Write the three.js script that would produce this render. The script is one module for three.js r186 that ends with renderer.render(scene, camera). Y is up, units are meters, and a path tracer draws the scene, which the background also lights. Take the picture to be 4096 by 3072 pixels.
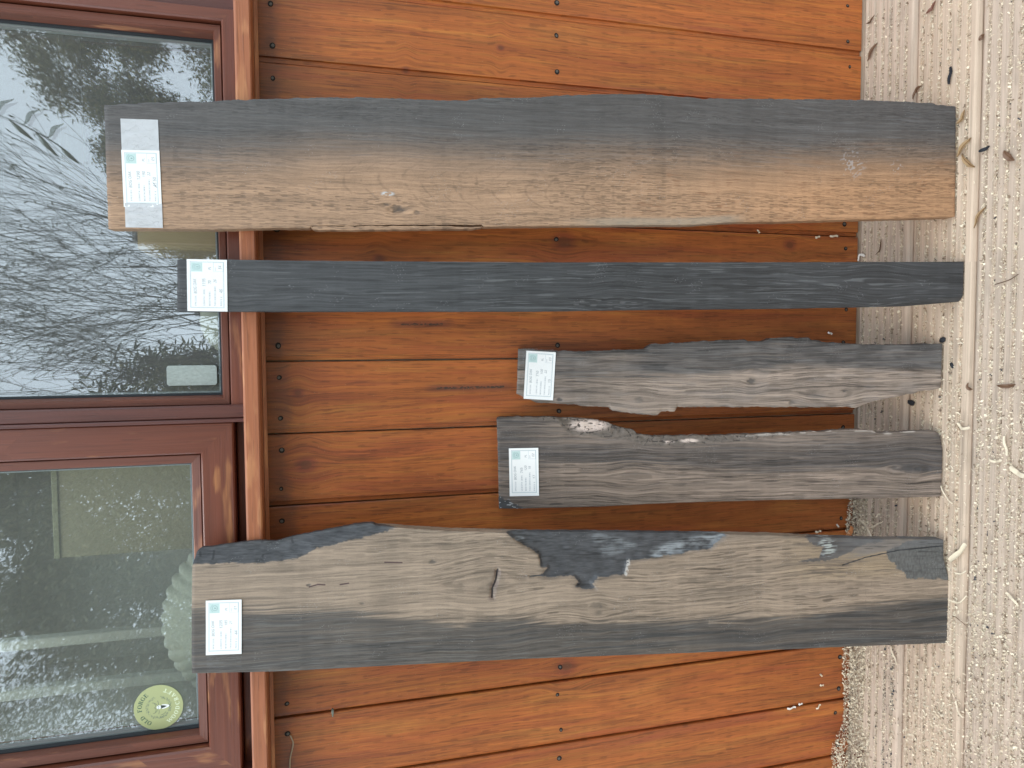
import * as THREE from 'three';
import { mergeGeometries } from 'three/addons/utils/BufferGeometryUtils.js';

// ---------------------------------------------------------------- camera, sky, sun, exposure
const scene = new THREE.Scene();
const camera = new THREE.PerspectiveCamera(56.024, 4 / 3, 0.05, 300);
camera.position.set(0.0266, 1.0136, 1.1777);
camera.up.set(0.9986, -0.0192, -0.0489);               // the phone is held on its side: up in the picture is to the right in the place
camera.lookAt(0.0266 - 0.0522, 1.0136 - 0.2611, 1.1777 - 0.9639);

const renderer = new THREE.WebGLRenderer();
renderer.toneMapping = THREE.LinearToneMapping;
renderer.toneMappingExposure = 2.06;
renderer.shadowMap.enabled = true;

const SKY = [0.83, 0.97, 1.12];
{ // overcast sky: even cloud with a soft grain, a little brighter overhead
  const W = 256, H = 128, d = new Float32Array(W * H * 4);
  for (let j = 0; j < H; j++) for (let i = 0; i < W; i++) {
    const up = Math.sin(((j + 0.5) / H - 0.5) * Math.PI), a = (i / W) * 2 * Math.PI;
    const cloud = 1 + 0.05 * Math.sin(3 * a + 5 * up) + 0.04 * Math.sin(7 * a - 9 * up + 1);
    const L = up < 0 ? 0.3 : (1.04 + 0.08 * up) * cloud;
    for (let c = 0; c < 3; c++) d[(j * W + i) * 4 + c] = L * SKY[c];
    d[(j * W + i) * 4 + 3] = 1;
  }
  const t = new THREE.DataTexture(d, W, H, THREE.RGBAFormat, THREE.FloatType);
  t.mapping = THREE.EquirectangularReflectionMapping; t.magFilter = THREE.LinearFilter; t.needsUpdate = true;
  scene.background = t; scene.environment = t;
}
const sun = new THREE.DirectionalLight(0xfff1de, 0.5);
sun.position.set(-3, 9, 6.5); sun.target.position.set(0, 0.5, 0);
sun.castShadow = true; sun.shadow.radius = 50; sun.shadow.mapSize.set(2048, 2048);
Object.assign(sun.shadow.camera, { left: -6, right: 6, top: 6, bottom: -6, near: 0.5, far: 40 });
scene.add(sun, sun.target);

// ---------------------------------------------------------------- helpers
const rnd = (seed) => () => { seed = (seed + 0x6d2b79f5) | 0; let t = Math.imul(seed ^ (seed >>> 15), 1 | seed); t = (t + Math.imul(t ^ (t >>> 7), 61 | t)) ^ t; return ((t ^ (t >>> 14)) >>> 0) / 4294967296; };
const hash = (x, y, s) => { let h = Math.imul(x, 374761393) ^ Math.imul(y, 668265263) ^ Math.imul(s, 1442695041); h = Math.imul(h ^ (h >>> 13), 1274126177); h = Math.imul(h ^ (h >>> 15), 2246822519); return ((h ^ (h >>> 16)) >>> 0) / 4294967296; };
const noise = (x, y, s) => {
  const ix = Math.floor(x), iy = Math.floor(y); let u = x - ix, v = y - iy; u = u * u * (3 - 2 * u); v = v * v * (3 - 2 * v);
  const a = hash(ix, iy, s), b = hash(ix + 1, iy, s), c = hash(ix, iy + 1, s), e = hash(ix + 1, iy + 1, s);
  return a + (b - a) * u + (c - a) * v + (a - b - c + e) * u * v;
};
const fbm = (x, y, s, o = 4) => { let r = 0, a = 0.5, n = 0; for (let i = 0; i < o; i++) { r += a * noise(x, y, s + i); n += a; a *= 0.5; x *= 2.03; y *= 2.03; } return r / n; };
const sst = (a, b, x) => { const t = Math.min(1, Math.max(0, (x - a) / (b - a))); return t * t * (3 - 2 * t); };
const mix = (a, b, t) => a + (b - a) * t;
const clamp = (x, a = 0, b = 1) => Math.min(b, Math.max(a, x));
const toS = new Uint8Array(4097); for (let i = 0; i < 4097; i++) { const l = i / 4096; toS[i] = Math.round(255 * (l <= 0.0031308 ? l * 12.92 : 1.055 * l ** (1 / 2.4) - 0.055)); }

// a colour map (linear values in, sRGB bytes out) and a height map from fn(i, j, o), o = [r, g, b, height 0..1]
function maps(W, H, fn, repeat = false) {
  const c = new Uint8Array(W * H * 4), h = new Uint8Array(W * H * 4), o = [0, 0, 0, 0.5];
  for (let j = 0; j < H; j++) for (let i = 0; i < W; i++) {
    fn(i, j, o); const k = (j * W + i) * 4;
    for (let q = 0; q < 3; q++) c[k + q] = toS[Math.round(clamp(o[q]) * 4096)];
    const hh = Math.round(clamp(o[3]) * 255); h[k] = h[k + 1] = h[k + 2] = hh; c[k + 3] = h[k + 3] = 255;
  }
  const mk = (d, srgb) => { const t = new THREE.DataTexture(d, W, H); if (srgb) t.colorSpace = THREE.SRGBColorSpace; t.magFilter = THREE.LinearFilter; t.minFilter = THREE.LinearMipmapLinearFilter; t.generateMipmaps = true; if (repeat) t.wrapS = t.wrapT = THREE.RepeatWrapping; t.needsUpdate = true; return t; };
  return { map: mk(c, true), bumpMap: mk(h, false) };
}
const std = (p) => new THREE.MeshStandardMaterial(p);
const names = {};
const numbered = (n) => { const k = (names[n] = (names[n] ?? -1) + 1); return k ? n + '_' + String(k).padStart(3, '0') : n; };
function tag(o, label, category, group, kind) { if (label) o.userData.label = label; if (category) o.userData.category = category; if (group) o.userData.group = group; if (kind) o.userData.kind = kind; return o; }
function thing(name, label, category, pos = [0, 0, 0], group) { const o = new THREE.Group(); o.name = numbered(name); o.position.set(...pos); scene.add(o); return tag(o, label, category, group); }
function mesh(name, geo, mat, parent) { const m = new THREE.Mesh(geo, mat); m.name = parent === scene ? numbered(name) : name; m.castShadow = m.receiveShadow = true; parent.add(m); return m; }

// a polygon profile [[a, b], ...] (counter-clockwise) swept along a length; place(a, b, l) -> [x, y, z]; uv = (along, round the profile) in metres
function sweep(profile, len, place, { u0 = 0, v0 = 0, byA = false } = {}) {
  const P = [], U = [], I = [], n = profile.length; let per = 0;
  for (let i = 0; i < n; i++) {
    const [a, b] = profile[i], [c, d] = profile[(i + 1) % n], w = Math.hypot(c - a, d - b), k = P.length / 3;
    P.push(...place(a, b, 0), ...place(c, d, 0), ...place(c, d, len), ...place(a, b, len));
    const v1 = v0 + (byA ? a : per), v2 = v0 + (byA ? c : per + w);
    U.push(u0, v1, u0, v2, u0 + len, v2, u0 + len, v1); I.push(k, k + 1, k + 2, k, k + 2, k + 3); per += w;
  }
  const tri = THREE.ShapeUtils.triangulateShape(profile.map((p) => new THREE.Vector2(...p)), []);
  for (const l of [0, len]) {
    const k = P.length / 3;
    for (const [a, b] of profile) { P.push(...place(a, b, l)); U.push(u0 + l + b * 0.3, v0 + a); }
    for (const t of tri) I.push(...(l ? [k + t[0], k + t[1], k + t[2]] : [k + t[0], k + t[2], k + t[1]]));
  }
  const g = new THREE.BufferGeometry();
  g.setAttribute('position', new THREE.Float32BufferAttribute(P, 3)); g.setAttribute('uv', new THREE.Float32BufferAttribute(U, 2)); g.setIndex(I);
  return g.toNonIndexed();
}
const withN = (g) => { g.computeVertexNormals(); return g; };
// a bar with chamfered edges between two corners; the grain runs along its longest side
function bar(x0, y0, z0, x1, y1, z1, ch = 0.002, uv = {}) {
  const s = [x1 - x0, y1 - y0, z1 - z0], ax = uv.axis ?? s.indexOf(Math.max(...s)), [p, q] = [[1, 2], [2, 0], [0, 1]][ax], A = s[p], B = s[q], o = [x0, y0, z0], c = Math.min(ch, A / 3, B / 3);
  const prof = [[c, 0], [A - c, 0], [A, c], [A, B - c], [A - c, B], [c, B], [0, B - c], [0, c]];
  return withN(sweep(prof, s[ax], (a, b, l) => { const r = [...o]; r[ax] += l; r[p] += a; r[q] += b; return r; }, uv));
}
// a moulding (profile [[outward, z], ...]) round a rectangle with mitred corners: bottom, right, top, left
function ring(x0, y0, x1, y1, prof) {
  const out = [], corner = [[x0, y0, -1, -1], [x1, y0, 1, -1], [x1, y1, 1, 1], [x0, y1, -1, 1]];
  for (let e = 0; e < 4; e++) {
    const A = corner[e], B = corner[(e + 1) % 4], P = [], U = [], I = []; let per = e * 0.13; const L = Math.hypot(B[0] - A[0], B[1] - A[1]);
    for (let i = 0; i < prof.length; i++) {
      const [o1, z1] = prof[i], [o2, z2] = prof[(i + 1) % prof.length], w = Math.hypot(o2 - o1, z2 - z1), k = P.length / 3;
      const at = (C, o, z) => [C[0] + C[2] * o, C[1] + C[3] * o, z];
      P.push(...at(A, o1, z1), ...at(B, o1, z1), ...at(B, o2, z2), ...at(A, o2, z2));
      U.push(e, per, e + L, per, e + L, per + w, e, per + w); I.push(k, k + 2, k + 1, k, k + 3, k + 2); per += w;
    }
    const g = new THREE.BufferGeometry();
    g.setAttribute('position', new THREE.Float32BufferAttribute(P, 3)); g.setAttribute('uv', new THREE.Float32BufferAttribute(U, 2)); g.setIndex(I);
    out.push(withN(g.toNonIndexed()));
  }
  return out;
}
const poly = (pts) => (y) => { // [[x, y], ...] with y rising -> x(y)
  if (y <= pts[0][1]) return pts[0][0];
  for (let i = 1; i < pts.length; i++) if (y <= pts[i][1]) { const [a, b] = [pts[i - 1], pts[i]]; return mix(a[0], b[0], (y - a[1]) / Math.max(1e-6, b[1] - a[1])); }
  return pts[pts.length - 1][0];
};
const segDist = (x, y, pts, closed) => { let m = 1e9; for (let i = 0; i < pts.length - (closed ? 0 : 1); i++) { const [a, b] = pts[i], [c, d] = pts[(i + 1) % pts.length], t = clamp(((x - a) * (c - a) + (y - b) * (d - b)) / Math.max(1e-9, (c - a) ** 2 + (d - b) ** 2)); m = Math.min(m, (x - a - t * (c - a)) ** 2 + (y - b - t * (d - b)) ** 2); } return Math.sqrt(m); };
const inPoly = (x, y, pts) => { let r = false; for (let i = 0, j = pts.length - 1; i < pts.length; j = i++) { const [a, b] = pts[i], [c, d] = pts[j]; if (b > y !== d > y && x < ((c - a) * (y - b)) / (d - b) + a) r = !r; } return r; };
const polySd = (x, y, pts, reach = 12) => { let a = 1e9, b = -1e9, c = 1e9, d = -1e9; for (const [p, q] of pts) { a = Math.min(a, p); b = Math.max(b, p); c = Math.min(c, q); d = Math.max(d, q); } if (x < a - reach || x > b + reach || y < c - reach || y > d + reach) return 99; const s = segDist(x, y, pts, true); return inPoly(x, y, pts) ? -s : s; };
// ---------------------------------------------------------------- the ground outside and the deck (the setting)
{
  const M = maps(512, 512, (i, j, o) => { const n = fbm(i / 30, j / 30, 41, 5), f = hash(i, j, 7); o[0] = 0.05 + 0.05 * n + 0.02 * f; o[1] = 0.075 + 0.05 * n + 0.02 * f; o[2] = 0.025 + 0.02 * n; o[3] = n; }, true);
  const g = new THREE.PlaneGeometry(400, 400, 1, 1); g.rotateX(-Math.PI / 2); g.attributes.uv.array.forEach((v, k, a) => (a[k] = v * 150));
  const lawn = mesh('lawn', g, std({ ...M, bumpScale: 0.02, roughness: 1 }), scene); lawn.position.set(0, -0.24, 0); tag(lawn, null, null, null, 'structure');
}
const STEP = 0.128, Z1 = 0.1255, GROOVE = 0.0182;
const deckY = (z) => { // height of the grooved surface at z, measured from the ridges
  const f = (((z - Z1) % STEP) + STEP) % STEP, k = Math.round((f - 0.0155) / GROOVE), c = 0.0155 + k * GROOVE, d = Math.abs(f - c);
  if (f < 0.0028 || f > 0.1252) return -0.012;
  if (k >= 0 && k <= 5 && d < 0.0042) return d < 0.0027 ? -0.0036 : -0.0036 * (1 - (d - 0.0027) / 0.0015);
  return 0;
};
const deck = new THREE.Group(); deck.name = 'deck'; scene.add(deck); tag(deck, null, null, null, 'structure');
{
  const M = maps(2048, 512, (i, j, o) => {
    const x = i * 1.2, y = j * 0.4, w = y + 5 * (fbm(x / 260, y / 40, 3) - 0.5);
    const a = noise(w / 1.1, x / 90, 11) * 0.5 + noise(w / 3.4, x / 200, 12) * 0.3 + noise(w / 11, x / 420, 13) * 0.2;
    const dust = sst(0.5, 0.9, fbm(x / 30, y / 12, 17)) * 0.5, spk = hash(i, j, 19) > 0.93 ? 1 : 0, dirt = sst(0.58, 0.8, fbm(x / 55, y / 16, 23)) * 0.45;
    const ln = sst(0.55, 0.8, noise(w / 2.2, x / 120, 15)); let k = (0.84 + 0.32 * a - 0.16 * ln) * (1 - dirt * 0.35);
    o[0] = mix(0.575 * k, 0.67, dust * 0.4 + spk * 0.25); o[1] = mix(0.445 * k, 0.535, dust * 0.4 + spk * 0.25); o[2] = mix(0.33 * k, 0.4, dust * 0.4 + spk * 0.25); o[3] = a * 0.7 + spk * 0.3;
  }, true);
  const prof = [[0.0024, -0.03], [0.0024, -0.007], [0.0042, -0.0018], [0.0078, 0]];
  for (let i = 0; i < 6; i++) { const c = 0.0155 + i * GROOVE; prof.push([c - 0.0042, 0], [c - 0.0027, -0.0036], [c + 0.0027, -0.0036], [c + 0.0042, 0]); }
  prof.push([0.1185, 0], [0.1228, -0.0018], [0.1254, -0.007], [0.1254, -0.03]);
  prof.reverse();
  const tones = [0.98, 0.9, 1.0, 0.93, 1.03, 0.96], mats = tones.map((k, i) => std({ ...M, bumpScale: 0.0006, roughness: 0.86, color: new THREE.Color().setRGB(k, k * (i % 2 ? 1.01 : 0.99), k * (i % 2 ? 1.03 : 0.97)) }));
  for (let n = -2; n < 18; n++) {
    const z0 = Z1 + n * STEP, L = 4.6;
    const g = withN(sweep(prof, L, (a, b, l) => [l - 2.3, b, z0 + a], { u0: (n * 0.77) % 2.4, v0: (n + 2) * 0.031 }));
    g.attributes.uv.array.forEach((v, k, q) => (q[k] = k % 2 ? v / 0.2048 : v / 2.4576));
    mesh('deck_board', g, mats[(n + 6) % 6], deck);
  }
  const bed = bar(-2.3, -0.2, -0.14, 2.3, -0.0305, 2.42, 0.002); mesh('joist', bed, std({ color: 0x75684c, roughness: 1 }), deck);
}

// ---------------------------------------------------------------- the cabin: cladding, sill, windows, the room behind
const cabin = thing('timber_cabin', 'timber cabin wall with orange stained vertical boards below red brown windows', 'cabin');
const PITCH = 0.1137, SEAM0 = 0.5734;
const TW = 2048, TS = 146, NS = 14; // one atlas: 14 strips of pine, each the face of a board
const marks = [ // knots and resin streaks seen on the boards: x, y in mm, radius, kind
  [167, 906, 4, 1], [-45, 1032, 4, 1], [204, 595, 9, 1], [-159, 1022, 7, 1], [-538, 592, 8, 1], [517, 704, 3, 1], [467, 858, 3, 1], [212, 153, 6, 1], 
];
const resin = [[[63, 872], [62, 804]], [[-42, 815], [-41, 701]]];
const pine = maps(TW, NS * TS, (i, j, o) => {
  const b = Math.floor(j / TS), x = ((j - b * TS) / TS) * 113.7, y = (i / TW) * 1100, wx0 = (SEAM0 - (b + 1) * PITCH) * 1000 + x; // wx0: place on the wall
  let w = x + 9 * (fbm(y / 260, x / 60 + b * 7, 31 + b) - 0.5) * 2, knot = 0, kr = 0;
  for (const [kx, ky, r] of marks) { const dx = wx0 - kx, dy = y - ky; if (Math.abs(dx) > 45 || Math.abs(dy) > 90) continue; const e = r * 2.2 * Math.exp(-((dy / (r * 4)) ** 2)); w += (dx * Math.abs(dx)) / (Math.abs(dx) + e + 0.01) - dx; const q = Math.hypot(dx, dy * 0.8) / r; knot = Math.max(knot, 1 - sst(0.75, 1.15, q)); kr = Math.max(kr, 1 - sst(1, 2.6, q)); }
  const flame = hash(b, 5, 3) > 0.45 ? (x - 40 - 30 * hash(b, 2, 2)) ** 2 / 520 + y / (26 + 20 * hash(b, 9, 1)) : w / 5.5;
  const ringN = noise(flame * 1.3, y / 400, 51 + b), fine = noise(w / 0.9, y / 45, 61 + b), mid = noise(w / 2.6, y / 120, 71 + b), big = fbm(w / 26, y / 300, 81 + b, 3);
  const red = sst(0.5, 0.78, fbm(w / 26 + b * 3.1, y / 260, 91 + b, 4) * 0.8 + 0.2 * mid), yel = sst(0.5, 0.8, fbm(w / 16 + b * 5.3, y / 150, 101 + b, 4));
  const bt = 0.9 + 0.18 * hash(b, 1, 8);
  const l1 = sst(0.5, 0.78, noise(w / 1.45, y / 120, 131 + b)), l2 = sst(0.58, 0.84, noise(w / 1.1, y / 40, 141 + b)), l3 = sst(0.6, 0.85, noise(w / 1.7, y / 80, 151 + b)), jit = hash(i >> 1, j, 33) - 0.5;
  let k = bt * (0.8 + 0.15 * (ringN - 0.5) + 0.16 * (fine - 0.5) + 0.13 * (mid - 0.5) + 0.42 * (big - 0.5) - 0.14 * l1 - 0.11 * l2 + 0.08 * l3 + 0.06 * jit);
  const dash = sst(0.66, 0.84, noise(w / 1.2, y / 18, 111 + b)) * 0.3; k *= 1 - dash;
  let r = 0.485 * k, g = 0.145 * k * (0.94 + 0.12 * l3), bl = 0.03 * k;
  r *= 1 - 0.18 * red; g *= 1 - 0.3 * red; bl *= 1 - 0.1 * red;
  r *= 1 + 0.05 * yel * (1 - red); g *= 1 + 0.22 * yel * (1 - red); bl *= 1 + 0.25 * yel;
  for (const rs of resin) { const dx = Math.abs(wx0 - rs[0][0]), [ya, yb] = [rs[1][1], rs[0][1]]; if (dx < 16 && y > ya - 30 && y < yb + 30) { const halo = (1 - sst(2, 12, dx)) * (1 - sst(0, 30, Math.max(ya - y, y - yb))) * 0.4; r *= 1 - halo; g *= 1 - halo; const core = (1 - sst(1.2, 2.6, dx)) * (y > ya && y < yb ? 1 : 0) * sst(0.3, 0.6, noise(x / 0.8, y / 2.5, 9)); r = mix(r, 0.03, core); g = mix(g, 0.02, core); bl = mix(bl, 0.018, core); } }
  r = mix(r, r * 0.62, kr * 0.7); g = mix(g, g * 0.5, kr * 0.7); r = mix(r, 0.14, knot * 0.65); g = mix(g, 0.045, knot * 0.65); bl = mix(bl, 0.016, knot * 0.8);
  // a darker band along the top: its edge wanders from board to board
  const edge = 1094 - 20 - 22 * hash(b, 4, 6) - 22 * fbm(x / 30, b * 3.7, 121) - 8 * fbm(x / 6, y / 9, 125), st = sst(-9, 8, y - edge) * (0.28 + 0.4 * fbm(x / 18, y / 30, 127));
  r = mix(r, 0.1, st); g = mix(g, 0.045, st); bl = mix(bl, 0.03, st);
  const spk = hash(i, j, 29); if (spk > 0.9993) { r = 0.4; g = 0.3; bl = 0.18; }
  o[0] = r; o[1] = g; o[2] = bl; o[3] = 0.5 + 0.35 * (fine - 0.5) + 0.25 * (ringN - 0.5) - knot * 0.2 - dash * 0.6;
});
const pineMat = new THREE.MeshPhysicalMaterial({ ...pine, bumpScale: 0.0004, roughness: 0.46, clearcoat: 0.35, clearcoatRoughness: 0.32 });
const pitMat = std({ color: 0x17120f, roughness: 0.7 }), nailMat = std({ color: 0x6d6a66, metalness: 0.6, roughness: 0.55 });
{
  const pit = new THREE.CylinderGeometry(0.0042, 0.0036, 0.0006, 9); pit.rotateX(Math.PI / 2);
  const head = new THREE.CylinderGeometry(0.0021, 0.0024, 0.0016, 8); head.rotateX(Math.PI / 2); head.rotateZ(0.4); head.translate(0.0006, -0.0004, 0.0003);
  const nailGeo = mergeGeometries([pit.toNonIndexed(), head.toNonIndexed()], true), R = rnd(5);
  const clad = (k, top) => { // board k hangs between seam k + 1 and seam k
    const xa = SEAM0 - (k + 1) * PITCH, T = 0.018, w = PITCH;
    // tongue and groove: a rebated strip 5 mm wide beside a thin dark gap
    const prof = [[0.0016, -T], [w - 0.0005, -T], [w - 0.0005, -0.0012], [w - 0.0019, 0], [0.0092, 0], [0.0082, -0.0042], [0.0016, -0.005]];
    const g = withN(sweep(prof, top - 0.004, (a, b, l) => [xa + a, 0.004 + l, b], { byA: true }));
    const s = ((k % NS) + NS) % NS; g.attributes.uv.array.forEach((v, q, A) => (A[q] = q % 2 ? (s * TS + clamp(v / w, 0.008, 0.992) * TS) / (NS * TS) : clamp((v + 0.004) / 1.1, 0, 0.985)));
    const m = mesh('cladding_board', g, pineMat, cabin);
    if (k >= -1 && k <= 13) for (const [y, dy] of [[1.069, 0.003], [0.612, 0.007], [0.032, 0.01]]) for (const dx of [0.026, w - 0.025]) {
      const sc = 0.8 + 0.45 * R(), nm = new THREE.Mesh(nailGeo, [pitMat, nailMat]); nm.name = 'nail';
      nm.position.set(xa + dx + (R() - 0.5) * 0.006, y + (R() - 0.5) * dy, 0.0002); nm.rotation.z = R() * 6; nm.scale.set(sc, sc * (0.8 + 0.4 * R()), 1); m.add(nm);
    }
  };
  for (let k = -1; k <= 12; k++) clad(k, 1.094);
  for (let k = -9; k < -1; k++) clad(k, 2.3);
  for (let k = 13; k <= 20; k++) clad(k, 2.3);
}
// red brown stained joinery: grain along u
const stainFn = (base, worn, wear, seed) => (i, j, o) => {
  const x = i * 1.2, y = j * 0.8, w = y + 3 * (fbm(x / 200, y / 40, seed) - 0.5);
  const a = noise(w / 1.2, x / 60, seed + 1) * 0.5 + noise(w / 4, x / 160, seed + 2) * 0.3 + noise(w / 13, x / 330, seed + 3) * 0.2;
  const wr = sst(wear, wear + 0.16, fbm(x / 70, y / 16, seed + 5, 4)) * (0.4 + 0.6 * noise(w / 1.5, x / 25, seed + 6)), ln = sst(0.8, 0.9, noise(w / 1.1, x / 50, seed + 8)) * 0.25;
  for (let c = 0; c < 3; c++) o[c] = mix(base[c] * (0.74 + 0.5 * a) * (1 - ln), worn[c] * (0.8 + 0.4 * a), wr);
  o[3] = 0.5 + 0.5 * (a - 0.5) - ln;
};
const stainTex = (b, w, wear, s) => { const m = maps(1024, 512, stainFn(b, w, wear, s), true); for (const t of [m.map, m.bumpMap]) t.repeat.set(1 / 1.2288, 1 / 0.4096); return m; };
const phys = (p) => new THREE.MeshPhysicalMaterial(p);
const redA = stainTex([0.16, 0.047, 0.025], [0.36, 0.15, 0.06], 0.66, 201), redB = stainTex([0.11, 0.036, 0.026], [0.26, 0.1, 0.06], 0.74, 211), redC = stainTex([0.155, 0.049, 0.028], [0.44, 0.19, 0.09], 0.6, 221), sillT = stainTex([0.36, 0.125, 0.055], [0.52, 0.23, 0.1], 0.54, 231);
const frameMat = phys({ ...redA, bumpScale: 0.0005, roughness: 0.4, clearcoat: 0.3, clearcoatRoughness: 0.3 }), mullMat = phys({ ...redB, bumpScale: 0.0006, roughness: 0.42, clearcoat: 0.25, clearcoatRoughness: 0.35 });
const beadMat = phys({ ...redC, bumpScale: 0.0005, roughness: 0.5 }), sillMat = phys({ ...sillT, bumpScale: 0.0005, roughness: 0.45, clearcoat: 0.2, clearcoatRoughness: 0.4 });
const rubber = std({ color: 0x24282c, roughness: 0.6 }), spacer = std({ color: 0x9aa2a6, roughness: 0.45, metalness: 0.4 });
// coated double glazing: each sheet stands for the two faces of its pane; the outer one carries a film of dust, thickened to lay a bright haze over the panes
const glassMat = phys({ color: new THREE.Color().setRGB(0.93, 0.97, 0.94), transmission: 0.905, thickness: 0, roughness: 0, ior: 2.35, side: THREE.DoubleSide }), glassIn = phys({ color: new THREE.Color().setRGB(0.95, 0.98, 0.96), transmission: 1, thickness: 0, roughness: 0, ior: 2.2, side: THREE.DoubleSide });

{ // sill: a long board whose rounded nose stands 7 cm proud of the cladding
  const prof = [[-0.09, 0], [0.0675, 0], [0.0695, 0.002], [0.0695, 0.0195], [0.067, 0.0225], [-0.09, 0.0225]];
  mesh('window_sill', withN(sweep(prof, 1.62, (a, b, l) => [l - 0.92, 1.0945 + b, a], { v0: 0.02 })), sillMat, cabin);
  mesh('sill_moulding', withN(sweep([[0.0005, 0.0888], [0.006, 0.0888], [0.009, 0.094], [0.0005, 0.094]].map(([a, b]) => [a, b]), 1.58, (a, b, l) => [l - 0.9, 1 + b, a])), sillMat, cabin);
}
const part = (name, parent) => { const g = new THREE.Group(); g.name = name; parent.add(g); return g; };
function pane(x0, y0, x1, y1, parent) {
  for (const z of [0, -0.016]) { const p = mesh('pane', new THREE.PlaneGeometry(x1 - x0 + 0.012, y1 - y0 + 0.012), z ? glassIn : glassMat, parent); p.position.set((x0 + x1) / 2, (y0 + y1) / 2, z); }
  const sp = ring(x0 + 0.002, y0 + 0.002, x1 - 0.002, y1 - 0.002, [[0, -0.0145], [0, -0.0015], [0.004, -0.0015], [0.004, -0.0145]]);
  mesh('spacer', mergeGeometries(sp), spacer, parent);
}
{ // fixed window on the right
  const w = part('window', cabin), R = [-0.041, 1.155, 0.479, 2.0];
  pane(...R, w);
  for (const g of ring(...R, [[0, 0.0012], [0.0015, 0.0062], [0.0045, 0.0062], [0.0045, 0.0012]])) mesh('gasket', g, rubber, w);
  for (const g of ring(...R, [[0.0032, 0.0015], [0.0055, 0.026], [0.0075, 0.03], [0.0155, 0.03], [0.0175, 0.026], [0.0175, -0.02], [0.0032, -0.02]])) mesh('glazing_bead', g, beadMat, w);
  const fr = ring(...R, [[0.0185, -0.05], [0.0185, 0.0385], [0.0205, 0.0405], [0.035, 0.0405], [0.0365, 0.0385], [0.0365, -0.05]]);
  fr.forEach((g, i) => mesh(i % 2 ? 'stile' : 'rail', g, frameMat, w));
}
mesh('window_post', bar(-0.0822, 1.1172, -0.06, -0.0777 + 0.0005, 2.03, 0.052, 0.0015), mullMat, cabin);
mesh('window_post', bar(-0.0774, 1.1172, -0.06, -0.0576, 2.03, 0.047, 0.002, { v0: 0.11 }), mullMat, cabin);
mesh('window_post', bar(0.5158, 1.1172, -0.06, 0.69, 2.03, 0.028, 0.003, { v0: 0.2 }), mullMat, cabin);
{ // opening window on the left, hung in front of a dark rebate
  const w = part('window', cabin), R = [-0.5535, 1.2, -0.1485, 1.98];
  pane(...R, w);
  for (const g of ring(...R, [[0, 0.0012], [0.0018, 0.007], [0.005, 0.007], [0.005, 0.0012]])) mesh('gasket', g, rubber, w);
  for (const g of ring(...R, [[0.0036, 0.0015], [0.0042, 0.023], [0.0055, 0.0255], [0.0165, 0.0275], [0.0185, 0.024], [0.0185, -0.03], [0.0036, -0.03]])) mesh('glazing_bead', g, beadMat, w);
  const fr = ring(...R, [[0.0198, -0.035], [0.0198, 0.0375], [0.0222, 0.0405], [0.0634, 0.0405], [0.0656, 0.0385], [0.0656, -0.035]]);
  fr.forEach((g, i) => mesh(i % 2 ? 'stile' : 'rail', g, frameMat, w));
}
mesh('rebate', bar(-0.69, 1.1172, -0.06, -0.0826, 1.1335, 0.008, 0.002), frameMat, cabin);
mesh('window_post', bar(-0.905, 1.1172, -0.06, -0.6195, 2.03, 0.047, 0.002, { v0: 0.3 }), mullMat, cabin);
mesh('lintel', bar(-0.905, 2.0305, -0.06, 0.688, 2.3, 0.03, 0.004), frameMat, cabin);
{ // the room behind, with daylight from an opening added overhead
  const wall = std({ color: new THREE.Color().setRGB(0.5, 0.5, 0.42), roughness: 0.95 }), floor = std({ color: 0x6b5a44, roughness: 0.9 });
  const b = (n, m, ...q) => mesh(n, bar(...q, 0.001), m, cabin);
  b('wall_lining', wall, -1.61, 0, -0.078, 1.6, 1.0938, -0.0185); b('wall_lining', wall, -1.61, 1.0945, -0.078, -0.906, 2.3, -0.0185); b('wall_lining', wall, 0.69, 1.0945, -0.078, 1.6, 2.3, -0.0185);
  b('room_floor', floor, -1.7, -0.1, -3.0, 1.7, -0.002, -0.0185);
  b('back_wall', wall, -1.7, 0, -3.1, 1.7, 2.5, -3.0);
  b('side_wall', wall, 1.6, 0, -2.998, 1.7, 2.5, -0.0785);
  b('side_wall', wall, -1.7, 0, -2.998, -1.61, 2.5, -0.0785);
  const roofM = std({ color: 0x4a4642, roughness: 0.9 }); // opening added through ceiling and roof, out of view, to brighten the room
  for (const [n, m, y0, y1, X, za, zb] of [['room_ceiling', wall, 2.502, 2.58, 1.75, -3.15, -0.0785], ['roof', roofM, 2.585, 2.66, 2.1, -3.3, 0.16]]) { b(n, m, -X, y0, za, X, y1, -2.35); b(n, m, -X, y0, -0.35, X, y1, zb); b(n, m, -X, y0, -2.3495, -1.4, y1, -0.3505); b(n, m, -0.35, y0, -2.3495, X, y1, -0.3505); }
  b('wall_lining', wall, -1.61, 2.3005, -0.078, 1.6, 2.5, -0.0185);
  b('fascia', frameMat, -2.0, 2.3005, -0.018, 2.0, 2.58, 0.02);
}
mesh('partition', bar(-0.105, 0, -2.9995, -0.07, 2.5, -0.3, 0.002), std({ color: new THREE.Color().setRGB(0.16, 0.15, 0.12), roughness: 0.9 }), cabin);  // dark divider added to keep the right half of the room dim
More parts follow.
